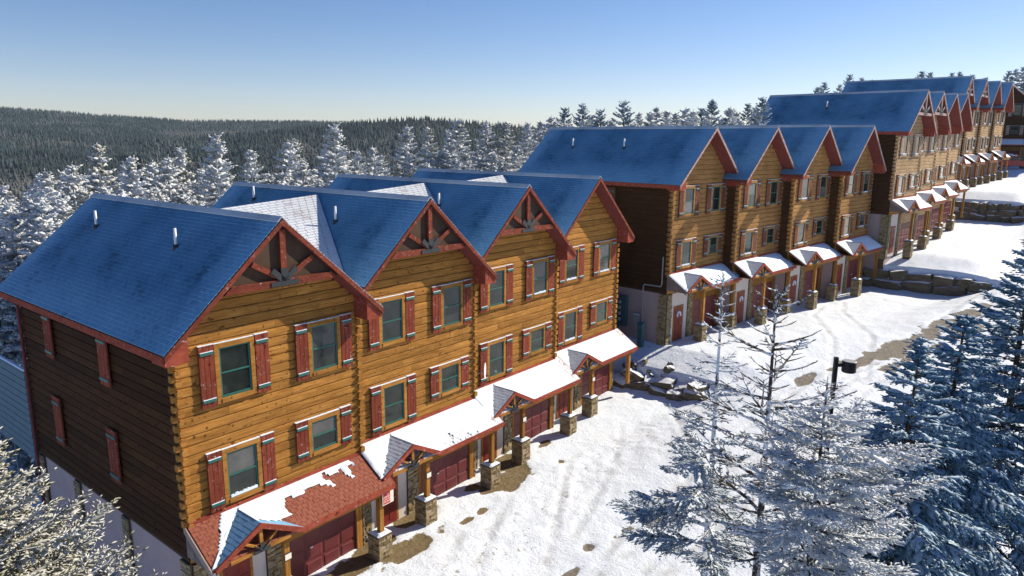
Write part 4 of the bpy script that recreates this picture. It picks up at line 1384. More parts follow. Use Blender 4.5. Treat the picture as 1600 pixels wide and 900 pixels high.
    (49.83, 9.51, 2.24, 15.39, 'white0', 'rimed rimed spruce on the skyline over the middle of the second block ridge', '', 1.0),
    (45.28, 6.74, 2.69, 14.5, 'white1', 'stocky rimed spruce on the skyline over the middle of the second block ridge', '', 1.0),
    (55.27, 10.63, 4.2, 13.61, 'dark0', 'dark tipped rimed spruce on the skyline over the right end of the second block ridge', '', 1.0),
    (50.24, 7.14, 2.59, 15.63, 'dark1', 'dark crowned rimed spruce on the skyline over the right end of the second block ridge', '', 1.0),
    (50.44, 5.9, 2.77, 14.91, 'white0', 'whitish rimed spruce on the skyline over the right end of the second block ridge', '', 1.0),
    (59.57, 8.97, 4.8, 12.84, 'white1', 'stubby rimed spruce on the skyline over the right end of the second block ridge', '', 1.0),
    (57.82, 7.11, 5.04, 13.2, 'dark0', 'sparse dark rimed spruce on the skyline over the right end of the second block ridge', '', 1.0),
    (50.97, 3.87, 3.08, 14.33, 'white3', 'pale rimed spruce on the skyline over the right end of the second block ridge', '', 1.0),
    (51.27, 3.52, 3.13, 15.2, 'dark0', 'dark slim rimed spruce on the skyline over the right end of the second block ridge', '', 1.0),
    (40.29, 16.36, 1.29, 15.11, 'white1', 'frost covered spruce crowding the ridge line of the second block', 'frosted spruces crowding the second block ridge', 1.0),
    (41.26, 15.85, 1.35, 14.91, 'white1', 'frost covered spruce crowding the ridge line of the second block', 'frosted spruces crowding the second block ridge', 1.0),
    (42.86, 15.27, 1.43, 15.08, 'white0', 'frost covered spruce crowding the ridge line of the second block', 'frosted spruces crowding the second block ridge', 1.0),
    (44.56, 15.26, 1.42, 15.19, 'white2', 'frost covered spruce crowding the ridge line of the second block', 'frosted spruces crowding the second block ridge', 1.0),
    (42.28, 12.43, 1.86, 14.53, 'white3', 'frost covered spruce crowding the ridge line of the second block', 'frosted spruces crowding the second block ridge', 1.0),
    (45.65, 12.89, 1.76, 14.42, 'white0', 'frost covered spruce crowding the ridge line of the second block', 'frosted spruces crowding the second block ridge', 1.0),
    (45.42, 11.86, 1.92, 14.42, 'white0', 'frost covered spruce crowding the ridge line of the second block', 'frosted spruces crowding the second block ridge', 1.0),
    (46.4, 10.75, 2.08, 14.22, 'white1', 'frost covered spruce crowding the ridge line of the second block', 'frosted spruces crowding the second block ridge', 1.0),
    (43.53, 8.1, 2.5, 14.04, 'white3', 'frost covered spruce crowding the ridge line of the second block', 'frosted spruces crowding the second block ridge', 1.0),
    (46.15, 8.34, 2.44, 13.83, 'white1', 'frost covered spruce crowding the ridge line of the second block', 'frosted spruces crowding the second block ridge', 1.0),
    (46.33, 7.19, 2.61, 13.87, 'white1', 'frost covered spruce crowding the ridge line of the second block', 'frosted spruces crowding the second block ridge', 1.0),
    (48.67, 7.15, 2.6, 14.15, 'white0', 'frost covered spruce crowding the ridge line of the second block', 'frosted spruces crowding the second block ridge', 1.0),
    (49.42, 6.21, 2.74, 13.91, 'white3', 'frost covered spruce crowding the ridge line of the second block', 'frosted spruces crowding the second block ridge', 1.0),
    (49.9, 5.74, 2.8, 13.84, 'white3', 'frost covered spruce crowding the ridge line of the second block', 'frosted spruces crowding the second block ridge', 1.0),
    (48.55, 4.01, 3.07, 13.39, 'white2', 'frost covered spruce crowding the ridge line of the second block', 'frosted spruces crowding the second block ridge', 1.0),
    (49.54, 2.76, 3.25, 12.99, 'white3', 'frost covered spruce crowding the ridge line of the second block', 'frosted spruces crowding the second block ridge', 1.0),
    (121.96, 18.88, 8.4, 16.51, 'dark0', 'slim dark spruce on the skyline left of the fourth block roof', '', 1.0),
    (114.67, 17.63, 8.47, 15.21, 'dark1', 'small dark spruce tip above the third block ridge', '', 1.0),
    (124.61, 15.71, 8.92, 17.28, 'dark0', 'tall leaning rimed spruce at the left end of the fourth block roof', '', 1.0),
    (120.41, 15.99, 8.81, 15.67, 'white1', 'pale spruce half hidden by the third block ridge', '', 1.0),
    (114.41, 11.21, 9.42, 15.34, 'dark0', 'thin spruce top over the left end of the fourth block ridge', '', 1.0),
    (109.2, 8.88, 9.32, 14.7, 'dark1', 'tiny spruce tip right of the thin one over the fourth ridge', '', 1.0),
    (110.19, 2.4, 10.44, 14.51, 'dark0', 'bent spruce top over the middle of the fourth block ridge', '', 1.0),
    (120.38, 3.03, 10.75, 14.92, 'dark1', 'second spruce top over the middle of the fourth block ridge', '', 1.0),
    (124.14, 0.47, 11.2, 14.54, 'dark0', 'spruce top left of the fourth block first gable', '', 1.0),
    (117.99, -1.44, 11.38, 13.98, 'dark1', 'slender spruce top just left of the fourth block first gable', '', 1.0),
    (120.89, -2.51, 11.59, 13.48, 'dark0', 'spruce top above the first gable of the fourth block', '', 1.0),
    (111.97, -5.15, 11.7, 12.25, 'dark1', 'faint spruce tip above the second gable of the fourth block', '', 1.0),
    (140.98, -5.25, 12.14, 14.91, 'dark0', 'dark spruce behind the last gable at the right edge', '', 1.0),
    (141.06, -6.26, 12.29, 15.13, 'white1', 'pale rimed spruce behind the dark cross house', '', 1.0),
    (141.14, -7.27, 12.3, 15.48, 'white0', 'tall rimed spruce cut by the right edge of the skyline', '', 1.0),
    (141.22, -8.37, 12.3, 15.02, 'white1', 'rimed spruce beyond the right edge of the cross house', '', 1.0),
]

# ------------------------------------------------------------------ build the ground sheet
def grid_axis(segs):
    out = []
    for a, b, s in segs:
        n = max(1, int(round((b - a) / s)))
        out += list(np.linspace(a, b, n, endpoint=False))
    out.append(segs[-1][1])
    return np.array(out)

def smooth_noise2(x, y, seed, cell):
    r = np.random.RandomState(seed)
    G = r.rand(256, 256)
    u, v = x / cell + 57.3, y / cell + 31.9
    i, j = np.floor(u).astype(int), np.floor(v).astype(int)
    fu, fv = u - i, v - j
    fu, fv = fu * fu * (3 - 2 * fu), fv * fv * (3 - 2 * fv)
    g = lambda a, b: G[a % 256, b % 256]
    return (g(i, j) * (1 - fu) + g(i + 1, j) * fu) * (1 - fv) + (g(i, j + 1) * (1 - fu) + g(i + 1, j + 1) * fu) * fv - 0.5

# bare wet patches: x, y, half length, half width, heading in degrees, strength
MUD = [(7.2, -1.5, 1.5, 0.75, 10, 1.0), (8.6, -0.2, 1.5, 0.6, 0, 1.0), (6.7, -0.4, 0.9, 0.5, 0, 0.9), (4.6, -0.7, 2.2, 0.7, 0, 0.95), (11.3, -0.3, 0.8, 0.35, 0, 0.6),
       (13.4, -1.1, 1.1, 0.6, 15, 1.0), (14.4, -0.2, 1.3, 0.6, 0, 1.0), (16.6, -0.2, 0.9, 0.35, 0, 0.8), (15.5, -1.9, 0.35, 0.22, 30, 0.8), (12.5, -0.9, 1.0, 0.5, 10, 0.9),
       (10.3, -1.9, 0.45, 0.3, 0, 0.6), (9.4, -1.9, 0.5, 0.25, 0, 0.75), (10.9, -2.6, 0.7, 0.3, 0, 0.45), (2.2, -1.0, 1.6, 0.8, 0, 0.9),
       (13.96, -7.45, 0.95, 0.20, -4, 1.0), (12.5, -6.85, 0.42, 0.2, -10, 1.0), (12.0, -6.75, 0.3, 0.16, 0, 0.9), (10.85, -6.3, 0.3, 0.22, 0, 0.9), (9.0, -6.5, 1.4, 0.35, -8, 0.55),
       (17.0, -8.2, 1.3, 0.35, -8, 0.6), (19.5, -8.2, 1.6, 0.4, -8, 0.7), (25.6, -7.3, 1.4, 0.4, -10, 0.85), (29.4, -7.9, 1.8, 0.5, -10, 0.9), (31.5, -8.6, 1.5, 0.5, -12, 0.75),
       (33.8, -9.8, 1.8, 0.5, -14, 0.8), (36.8, -10.9, 2.6, 0.95, -16, 1.05), (39.5, -11.7, 2.4, 0.8, -18, 1.0), (42.5, -12.5, 2.6, 0.8, -18, 1.0), (45.0, -13.2, 2.2, 0.7, -18, 1.0),
       (34.5, -11.5, 2.0, 0.45, -16, 0.9), (37.3, -12.4, 2.4, 0.55, -16, 1.0), (40.8, -13.5, 2.4, 0.6, -18, 1.0), (47.4, -14.0, 1.9, 0.6, -18, 0.95), (50.6, -11.3, 1.2, 0.3, -40, 0.7), (86, -12.5, 2.0, 0.25, 10, 0.35), (93, -12.2, 2.5, 0.3, 5, 0.35)]
# wheel tracks pressed into the snow: polylines
TRACKS = [[(2, -8.2), (12, -6.9), (22, -7.4), (30, -8.2), (42, -11.8), (60, -14.6), (85, -14.6), (110, -14.8)], [(1, -9.7), (12, -8.4), (22, -8.9), (30, -9.8), (42, -13.2), (60, -16.2), (85, -16.4), (110, -16.6)], [(4.0, -7.4), (7.0, -4.4), (9.4, -3.0), (11.5, -2.2)], [(2.6, -7.0), (6.0, -3.6), (8.6, -2.3)],
          [(0, -8.8), (10, -7.4), (20, -8.4), (30, -9.3), (42, -12.6), (60, -15.4), (85, -15.8), (110, -16)],
          [(0, -10.4), (10, -9.0), (20, -10.0), (30, -10.9), (42, -14.0), (60, -17.0), (85, -17.4), (110, -17.6)],
          [(16, -7.6), (20, -5.6), (23, -3.6), (26, -4.2)], [(30, -9.0), (36, -7.5), (41, -4.8), (44, -4.6)], [(31, -10.5), (38, -9.2), (43, -6.2), (46, -5.5)],
          [(11, -5.5), (15, -4.4), (19, -2.8), (20.5, -1.9)], [(9, -5.8), (13, -3.6), (15.6, -2.2)]]

def poly_dist(x, y, pts):
    d = np.full(x.shape, 1e9)
    for (ax, ay), (bx, by) in zip(pts[:-1], pts[1:]):
        ux, uy = bx - ax, by - ay
        t = np.clip(((x - ax) * ux + (y - ay) * uy) / (ux * ux + uy * uy), 0, 1)
        d = np.minimum(d, np.hypot(x - ax - t * ux, y - ay - t * uy))
    return d

gx = grid_axis([(-6000, -600, 900), (-600, -120, 60), (-120, -24, 8), (-24, -4, 0.8), (-4, 25.4, 0.14), (25.4, 26.6, 0.1), (26.6, 50, 0.2), (50, 53.2, 0.4), (53.2, 53.7, 0.1), (53.7, 80.4, 0.5), (80.4, 81.2, 0.1),
                (81.2, 130, 0.8), (130, 250, 6), (250, 700, 45), (700, 6000, 600)])
gy = grid_axis([(-6000, -500, 900), (-500, -60, 44), (-60, -20, 2.5), (-20, -14, 0.4), (-14, 0.6, 0.14), (0.6, 16, 0.7), (16, 60, 3), (60, 300, 20), (300, 900, 80), (900, 7000, 700)])
GX, GY = np.meshgrid(gx, gy, indexing='ij')
GZ = ground_z(GX, GY)
near_m = np.clip(1 - np.abs(GX - 45) / 80, 0, 1) ** 0.5 * (GY < 6)
mud = np.zeros_like(GZ)
wob = smooth_noise2(GX, GY, 3, 0.9) * 0.9 + smooth_noise2(GX, GY, 4, 0.35) * 0.6 + smooth_noise2(GX, GY, 5, 2.6) * 0.5
for (mx, my, a, b, hd, st) in MUD:
    c, s = math.cos(R(hd)), math.sin(R(hd))
    u = ((GX - mx) * c + (GY - my) * s) / a
    v = (-(GX - mx) * s + (GY - my) * c) / b
    f = st * 1.08 - np.sqrt(u * u + v * v) + wob * 1.0
    mud = np.maximum(mud, np.clip(f * 1.6, 0, 1))
mud = np.where(near_m > 0, mud, 0)
trk = np.zeros_like(GZ)
wear = np.zeros_like(GZ)
for pl in TRACKS:
    d = poly_dist(GX, GY, pl)
    d2 = np.abs(d - 0.0)
    prof = -0.05 * np.exp(-(d2 / 0.16) ** 2) + 0.025 * np.exp(-((d2 - 0.30) / 0.11) ** 2)
    wear = np.maximum(wear, np.exp(-(d2 / 0.22) ** 2))
    trk = trk + prof * (0.6 + 0.8 * smooth_noise2(GX, GY, 21, 2.0))
bump = smooth_noise2(GX, GY, 8, 3.1) * 0.10 + smooth_noise2(GX, GY, 9, 1.1) * 0.05 + smooth_noise2(GX, GY, 10, 0.4) * 0.03
# trampled crust near the first block
tramp = np.clip(1 - np.abs(GY + 3.6) / 3.2, 0, 1) * np.clip((GX + 2) / 4, 0, 1) * np.clip((30 - GX) / 6, 0, 1)
bump = bump + tramp * (np.abs(smooth_noise2(GX, GY, 14, 0.33)) * -0.10 + smooth_noise2(GX, GY, 15, 0.7) * 0.07)
GZ = GZ + near_m * (bump + trk) * (1 - 0.6 * mud) - 0.045 * mud
nx, ny = GX.shape
V = np.stack([GX.ravel(), GY.ravel(), GZ.ravel()], 1)
I = np.arange(nx * ny).reshape(nx, ny)
F = np.stack([I[:-1, :-1].ravel(), I[1:, :-1].ravel(), I[1:, 1:].ravel(), I[:-1, 1:].ravel()], 1)
spk = np.clip(tramp * 1.0, 0, 1)

def mat_ground():
    t = NT('snowy_ground')
    v = t.coord((1, 1, 1), shift=False)
    n = t.noise(v, 0.35, 5, 0.6)
    sn = t.ramp(n, [(0.3, (0.70, 0.80, 0.93)), (0.7, (0.77, 0.85, 0.96))])
    nw = t.noise(v, 0.9, 6, 0.65, 0.8)
    wv = t.n('Mapping')
    wv.inputs['Scale'].default_value = (0.22, 2.4, 1)
    wv.inputs['Rotation'].default_value = (0, 0, R(9))
    t.l(v, wv.inputs['Vector'])
    st = t.noise(wv.outputs[0], 1.0, 6, 0.7, 0.3)
    sy = t.n('SeparateXYZ')
    t.l(v, sy.inputs[0])
    onroad = t.ramp(sy.outputs['Y'], [(0.0, 1.0), (0.001, 0.0)])
    sn = t.mix(t.ramp(st, [(0.54, 0.0), (0.76, 0.32)]), sn, (0.53, 0.56, 0.59))
    sn = t.mix(t.ramp(nw, [(0.52, 0.0), (0.70, 0.22)]), sn, (0.60, 0.62, 0.64))
    wr = t.n('Attribute', attribute_name='wear')
    nwr = t.noise(v, 1.1, 6, 0.7)
    sn = t.mix(t.math('MULTIPLY', wr.outputs['Fac'], t.ramp(nwr, [(0.42, 0.0), (0.62, 0.55)])), sn, (0.36, 0.36, 0.35))
    a = t.n('Attribute', attribute_name='mud')
    b = t.n('Attribute', attribute_name='specks')
    nf = t.noise(v, 6.5, 6, 0.7)
    m = t.math('ADD', a.outputs['Fac'], t.math('MULTIPLY', t.math('SUBTRACT', nf, 0.5), 0.9))
    mm = t.ramp(m, [(0.36, 0.0), (0.50, 1.0)])
    ns = t.noise(v, 3.0, 8, 0.75, 1.2)
    sp = t.math('ADD', ns, t.math('MULTIPLY', b.outputs['Fac'], 0.075))
    sp = t.ramp(sp, [(0.655, 0.0), (0.69, 1.0)])
    fac = t.math('MAXIMUM', mm, t.math('MULTIPLY', sp, 0.75))
    md = t.ramp(nf, [(0.3, (0.115, 0.085, 0.042)), (0.6, (0.20, 0.155, 0.085)), (0.8, (0.30, 0.25, 0.17))])
    sx = t.n('SeparateXYZ')
    t.l(v, sx.inputs[0])
    grey = t.ramp(nf, [(0.3, (0.12, 0.108, 0.09)), (0.7, (0.26, 0.24, 0.21))])
    road = t.math('LESS_THAN', sx.outputs['Y'], -4.5)
    md = t.mix(road, md, grey)
    t.base(t.mix(fac, sn, md))
    t.rough(t.ramp(fac, [(0, 0.62), (1, 0.8)]))
    f = t.noise(v, 9, 7, 0.72)
    f2 = t.noise(v, 2.6, 5, 0.7, 0.4)
    t.bump(t.math('ADD', f, t.math('MULTIPLY', f2, 1.6)), 0.55, 0.06)
    MAT['snowy_ground'] = t.m
mat_ground()
gme = arrays_mesh('ground', V, F, ['snowy_ground'], smooth=True, color=[('mud', 'POINT', mud.ravel()), ('specks', 'POINT', spk.ravel()), ('wear', 'POINT', wear.ravel())])
link('ground', gme, kind='structure')

# ------------------------------------------------------------------ hills with their forest
def hill(name, tab_az, r0, r1, z0, seed, kindname):
    """tab_az: list of (azimuth deg, elevation deg of the crest seen from the camera)"""
    az = np.radians(np.linspace(tab_az[0][0], tab_az[-1][0], 90))
    el = np.interp(np.degrees(az), [a for a, _ in tab_az], [e for _, e in tab_az])
    rr = np.concatenate([np.linspace(r0, r1, 60), np.linspace(r1 * 1.03, r1 * 1.6, 8)])
    A, RR = np.meshgrid(az, rr, indexing='ij')
    E = np.tan(np.radians(np.repeat(el[:, None], len(rr), 1)))
    top = CAM[2] + E * r1 - 5.5
    t = np.clip((RR - r0) / (r1 - r0), 0, 1)
    s = t ** 0.8 * (1 - 0.12 * np.sin(t * math.pi))
    Z = z0 + (top - z0) * s
    back = np.clip((RR - r1) / r1, 0, 1)
    Z = np.maximum(Z - back * 300, -57)
    X, Y = CAM[0] + RR * np.cos(A), CAM[1] + RR * np.sin(A)
    Z = Z + smooth_noise2(X, Y, seed, 140) * 12 * np.sin(np.clip(t, 0, 1) * math.pi) + smooth_noise2(X, Y, seed + 1, 50) * 5 * np.sin(np.clip(t, 0, 1) * math.pi)
    n, m = X.shape
    I = np.arange(n * m).reshape(n, m)
    F = np.stack([I[:-1, :-1].ravel(), I[:-1, 1:].ravel(), I[1:, 1:].ravel(), I[1:, :-1].ravel()], 1)
    F = F[:, ::-1]
    me = arrays_mesh(name, np.stack([X.ravel(), Y.ravel(), Z.ravel()], 1), F, ['hill_floor'], smooth=True)
    link(name, me, kind='structure')
    return az, rr, X, Y, Z

def mat_hill():
    t = NT('hill_floor')
    v = t.coord((1, 1, 1), shift=False)
    n = t.noise(v, 0.02, 6, 0.7)
    t.base(t.ramp(n, [(0.35, (0.04, 0.042, 0.04)), (0.6, (0.075, 0.07, 0.065)), (0.75, (0.16, 0.15, 0.145))]))
    MAT['hill_floor'] = t.m
    t = NT('forest_far')
    a = t.n('Attribute', attribute_name='tone')
    t.base(t.ramp(a.outputs['Fac'], [(0.0, (0.014, 0.028, 0.030)), (0.45, (0.032, 0.056, 0.060)), (0.62, (0.075, 0.100, 0.105)), (0.8, (0.115, 0.110, 0.105)), (1.0, (0.24, 0.24, 0.24))]))
    t.rough(0.9)
    MAT['forest_far'] = t.m
mat_hill()

def forest(name, hl, spacing, h_lo, h_hi, seed, far_pale=0.0):
    az, rr, X, Y, Z = hl
    r = np.random.RandomState(seed)
    nr = [k for k in range(len(rr)) if rr[k] <= rr[59] * 1.02]
    r0, r1 = rr[0], rr[59] * 1.01
    area = (az.max() - az.min()) * (r1 ** 2 - r0 ** 2) / 2
    n = int(area / spacing ** 2)
    a = r.uniform(az.min(), az.max(), n)
    q = np.sqrt(r.uniform(r0 ** 2, r1 ** 2, n))
    ia = (a - az.min()) / (az.max() - az.min()) * (len(az) - 1) if az[1] > az[0] else (az.max() - a) / (az.max() - az.min()) * (len(az) - 1)
    ir = np.interp(q, rr, np.arange(len(rr)))
    i0, j0 = np.clip(ia.astype(int), 0, len(az) - 2), np.clip(ir.astype(int), 0, len(rr) - 2)
    fi, fj = ia - i0, ir - j0
    def bil(M):
        return (M[i0, j0] * (1 - fi) + M[i0 + 1, j0] * fi) * (1 - fj) + (M[i0, j0 + 1] * (1 - fi) + M[i0 + 1, j0 + 1] * fi) * fj
    x, y, z = bil(X), bil(Y), bil(Z)
    big = smooth_noise2(x, y, seed + 8, 210)
    patch = smooth_noise2(x, y, seed + 3, 70) + 0.6 * smooth_noise2(x, y, seed + 4, 22) + 0.5 * big
    low = np.clip(1 - (q - r0) / (r1 - r0) * 2.2, 0, 1)
    decid = (patch + low * 0.35) > 0.34
    h = r.uniform(h_lo, h_hi, n) * np.where(decid, 0.62, 1.0)
    w = h * np.where(decid, 0.36, r.uniform(0.17, 0.26, n))
    tone = np.clip(0.26 + patch * 0.62 + r.uniform(-0.22, 0.25, n) + far_pale, 0, 0.6)
    icy = r.rand(n) < np.clip(0.03 + 0.6 * (patch - 0.1), 0.02, 0.32)
    tone = np.where(icy, r.uniform(0.60, 0.84, n), tone)
    tone = np.where(decid, r.uniform(0.60, 0.82, n), tone)
    # a ragged two-tier crown of five sides
    K = 5
    vs, fs = [], []
    ang0 = r.uniform(0, 6.28, n)
    cols = []
    base = 0
    blocks = []
    for tier, (zb, zt, wr) in enumerate(((0.08, 0.62, 1.0), (0.42, 1.0, 0.62))):
        for k in range(K):
            an = ang0 + 2 * math.pi * k / K + tier * 0.6
            rad = w * wr * r.uniform(0.7, 1.25, n)
            blocks.append(np.stack([x + rad * np.cos(an), y + rad * np.sin(an), z + h * (zb + r.uniform(-0.06, 0.06, n))], 1))
        blocks.append(np.stack([x + w * 0.1 * r.uniform(-1, 1, n), y + w * 0.1 * r.uniform(-1, 1, n), z + h * zt], 1))
    VV = np.stack(blocks, 1).reshape(-1, 3)          # n * 12
    b = np.arange(n) * (2 * (K + 1))
    for tier in range(2):
        o = tier * (K + 1)
        for k in range(K):
            fs.append(np.stack([b + o + k, b + o + (k + 1) % K, b + o + K], 1))
    FF = np.stack(fs, 1).reshape(-1, 3)
    me = arrays_mesh(name, VV, FF, ['forest_far'], color=[('tone', 'FACE', np.repeat(tone, 2 * K))])
    link(name, me, kind='stuff')
    return n

HILL_A = [(30.0, 0.7), (36, 1.1), (43.8, 1.40), (48.8, 1.41), (52.6, 1.44), (58.1, 1.39), (62.5, 1.35), (66.5, 1.52), (70.3, 1.72), (73.8, 1.89), (80, 2.1), (90, 2.1)]
HILL_B = [(33.0, 0.6), (35.3, 1.1), (37.3, 1.36), (39.8, 1.5), (42.8, 1.72), (45.8, 1.88), (48.8, 1.69), (51.7, 1.44), (54.5, 1.08), (60.0, 0.5), (66.0, 0.0)]
ha = hill('far_hill', HILL_A, 330, 1500, -55, 60, 'A')
hb = hill('near_hill', HILL_B, 300, 820, -55, 70, 'B')
forest('hill_forest', ha, 4.7, 4.5, 8.0, 61, 0.06)
forest('knoll_forest', hb, 3.9, 4, 7.5, 71, 0.0)

# ------------------------------------------------------------------ townhouse blocks
BLOCKS = [
    dict(base=(0, 0, 0), rot=0, dz=[0, .215, .385, .533], dy=[0, .254, .578, .934], g=[.66, .66, .66, .66]),
    dict(base=(28.589, -.055, 3.119), rot=-5.992, dz=[0, .142, .331, .444], dy=[0, -.824, -1.621, -2.449], g=[0.05, 0.05, .2, .3]),
    dict(base=(53.179, -6.436, 6.407), rot=-5.988, dz=[0, .22, .40, .70], dy=[0, .487, .986, 1.521], g=[-.1, -.1, -.1, -.1]),
    dict(base=(80.582, -6.031, 9.457), rot=-3.64, dz=[0, .105, .271, .529], dy=[0, -.359, -.671, -1.012], g=[.55] * 4),
]
NAMES = [
    ['log townhouse at the near corner, dark shuttered end wall, bare brick-red porch shingles',
     'log townhouse second from the near corner, braced gable, half snowed porch, numbered post',
     'log townhouse third from the near corner, braced gable and a satellite dish',
     'log townhouse above the rock ledge, plain gable, last of the near block'],
    ['log townhouse with a teal meter cabinet on its shaded plum-coloured end wall',
     'log townhouse second in the middle block, behind the first bare-topped tree',
     'log townhouse third in the middle block, behind the second bare-topped tree',
     'log townhouse ending the middle block beside the long stone ledge'],
    ['pale log townhouse beyond the long stone ledge, braced gable, first of its block',
     'pale log townhouse with the second braced gable of the third block',
     'pale log townhouse with the first plain gable of the third block',
     'pale log townhouse with a plain gable ending the third block'],
    ['far log townhouse half hidden behind the gables of the third block',
     'far log townhouse second in the uphill block, seen between shaded step walls',
     'far log townhouse third in the uphill block, seen between shaded step walls',
     'far log townhouse ending the uphill block by the parked white car'],
]
GROUPS = ['townhouses of the near block', 'townhouses of the middle block', 'townhouses of the third block', 'townhouses of the uphill block']
VENTS = {(0, 0): [(1.84, 3.09), (1.97, 9.12)], (0, 1): [(1.89, 3.10), (2.38, 9.29)], (0, 2): [(1.87, 3.4)], (1, 0): [(1.6, 4.6), (1.6, 8.7)], (2, 0): [(1.6, 6.2)]}
HOUSES = {}
for bi, B in enumerate(BLOCKS):
    c, s = math.cos(R(B['rot'])), math.sin(R(B['rot']))
    for k in range(4):
        lx, ly = W * k, B['dy'][k]
        loc = (B['base'][0] + c * lx - s * ly, B['base'][1] + s * lx + c * ly, B['base'][2] + B['dz'][k])
        sp = dict(k=bi * 4 + k, label=NAMES[bi][k], group=GROUPS[bi])
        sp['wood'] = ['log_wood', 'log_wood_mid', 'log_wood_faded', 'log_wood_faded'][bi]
        sp['ovh'] = [0.70, 0.80, 0.88, 0.85][bi]
        sp['style'] = [dict(shutter='red_wood', shutter_top='red_wood', barge='red_trim_frosted'), dict(shutter='brown_wood', shutter_top='brown_wood', barge='barge_rimed'),
                       dict(shutter='brown_wood', shutter_top='weathered_wood', barge='barge_rimed'), dict(shutter='weathered_wood', shutter_top='weathered_wood', barge='barge_rimed')][bi]
        sp['near'] = bi == 0
        sp['left_end'] = k == 0
        sp['right_end'] = k == 3
        sp['step_left'] = k > 0 and B['dy'][k] < B['dy'][k - 1]
        sp['truss'] = (bi == 0 and k < 3) or (bi == 2 and k < 2) or (bi == 3 and k < 2)
        sp['vents'] = VENTS.get((bi, k), [])
        sp['bare'] = [1.0, 0.62, 0.34, 0.22][k] if bi == 0 else 0.0
        sp['lbx'] = -0.15 if bi == 0 else 0.0
        sp['plaque'] = bi == 0
        sp['wreath'] = bi == 1 and k < 3
        sp['sills'] = {(0, 0): 'c', (0, 2): 'b', (0, 3): 'abc', (1, 0): 'c', (1, 1): 'c', (1, 2): 'ac', (1, 3): 'bcd'}.get((bi, k), '' if bi < 2 else 'abcd')
        if k == 3 and bi < 3:
            sp['no_pier'] = 1
            sp['post_z'] = round(B['g'][k] + (0.75 if bi == 0 else 0.55), 2)
        h = build_house(loc, R(B['rot']), B['g'][k], sp)
        HOUSES[bi, k] = h
        if bi == 0 and k < 3:
            dz, dy = B['dz'][k + 1] - B['dz'][k], B['dy'][k + 1] - B['dy'][k]
            sr = link('saddle_roof', shared(('cricket', k), lambda b: cricket(b, dz, dy), 'saddle_roof', ['shingle_bare']), h)
            link('shingle', shared(('crtab', k), lambda b: cricket_tabs(b, dz, dy), 'shingle', ['shingle_rimed_light']), sr, kind='stuff')

# the house that closes the row, turned to face down the street
sp = dict(k=16, label='dark shaded log house closing the top of the street behind the red pickup', group=None, wood='log_wood_side', near=False, left_end=False, right_end=True, vents=[])  # whole front in the shade-darkened log wood
for i, (x, y) in enumerate(((121.0, -4.0), (121.6, -10.1))):
    sp2 = dict(sp)
    sp2['k'] = 16 + i
    sp2['left_end'] = i == 0
    sp2['right_end'] = i == 1
    sp2['label'] = ['dark shaded log house at the top of the street behind the white car', 'dark shaded log house closing the street behind the red pickup'][i]
    sp2['group'] = 'shaded houses across the top of the street'
    build_house((x, y, 11.6), R(-90), 0.35, sp2)

# board screen of the back deck, seen past the back corner of the near townhouse
cab = thing('privacy_screen', 'rimed blue-grey board screen past the back corner of the dark end wall', 'privacy screen', (-0.05, 11.6, 2.6), 0)
for i in range(12):
    link('plank', shared('cabplank', lambda b: b.extr([(0.0, 0.0), (-0.07, 0.012), (-0.045, 0.24), (0.0, 0.24)], 'y', 0.05, 5.2), 'plank', ['blue_siding']), cab, (0, 0, 0.1 + i * 0.285))
link('cap', shared('cabcap', lambda b: b.box(-0.08, 0.08, 0.02, 5.25, 3.53, 3.59), 'cap', ['blue_siding']), cab)
link('snow_cap', shared('cabsnow', lambda b: b.extr([(-0.07, 3.592), (0.07, 3.592), (0.05, 3.64), (-0.05, 3.64)], 'y', 0.03, 5.24), 'snow_cap', ['snow']), cab)
for i in range(3):
    link('post', shared('cabpost', lambda b: b.box(0.02, 0.14, -0.06, 0.06, -4.0, 3.5), 'post', ['blue_siding']), cab, (0, 0.15 + i * 2.5, 0))

# ------------------------------------------------------------------ rock ledges
def rock_mesh(seed, sx, sy, sz):
    import bmesh
    r = random.Random(seed)
    bm = bmesh.new()
    bmesh.ops.create_cube(bm, size=1.0)
    bmesh.ops.subdivide_edges(bm, edges=bm.edges[:], cuts=2, use_grid_fill=True)
    from mathutils import noise
    for v in bm.verts:
        p = v.co.copy()
        m = max(abs(p.x), abs(p.y), abs(p.z))
        q = p.normalized() * 0.62
        p = p * 0.62 + q * 0.38
        d = noise.noise(p * 2.3 + Vector((seed * 1.7, seed * 0.9, 0))) * 0.20
        p = p * (1 + d)
        v.co = Vector((p.x * sx, p.y * sy, p.z * sz))
    me = bpy.data.meshes.new('rock')
    bm.to_mesh(me)
    bm.free()
    me.materials.append(MAT['rock_snowy'])
    return me
ROCKS = [rock_mesh(i, 1, 1, 1) for i in range(7)]

def ledge(label, rows, x, y0, y1, z_base, lean, sizes, seed, group=None, rough=0.35):
    t = thing('rock_ledge', label, 'stone ledge', (x, (y0 + y1) / 2, z_base))
    r = random.Random(seed)
    for row, (zf, h) in enumerate(rows):
        y = y0 + (0.0 if row % 2 == 0 else -0.5)
        while y > y1:
            w = r.uniform(*sizes)
            f = (y0 - y) / (y0 - y1)
            gz = float(ground_z(x - 0.7, y - w / 2))
            zz = gz + zf * (1 - 0.25 * f) - z_base + h * 0.5
            link('rock', r.choice(ROCKS), t, (r.uniform(-0.12, 0.12) + row * lean, y - w / 2 - (y0 + y1) / 2, zz),
                 (r.uniform(-0.3, 0.3) * rough, r.uniform(-0.3, 0.3) * rough, r.uniform(-0.5, 0.5) * rough), (r.uniform(0.8, 1.2), w * 1.02, h * (1 + rough * r.uniform(-0.35, 0.4))))
            y -= w
    return t

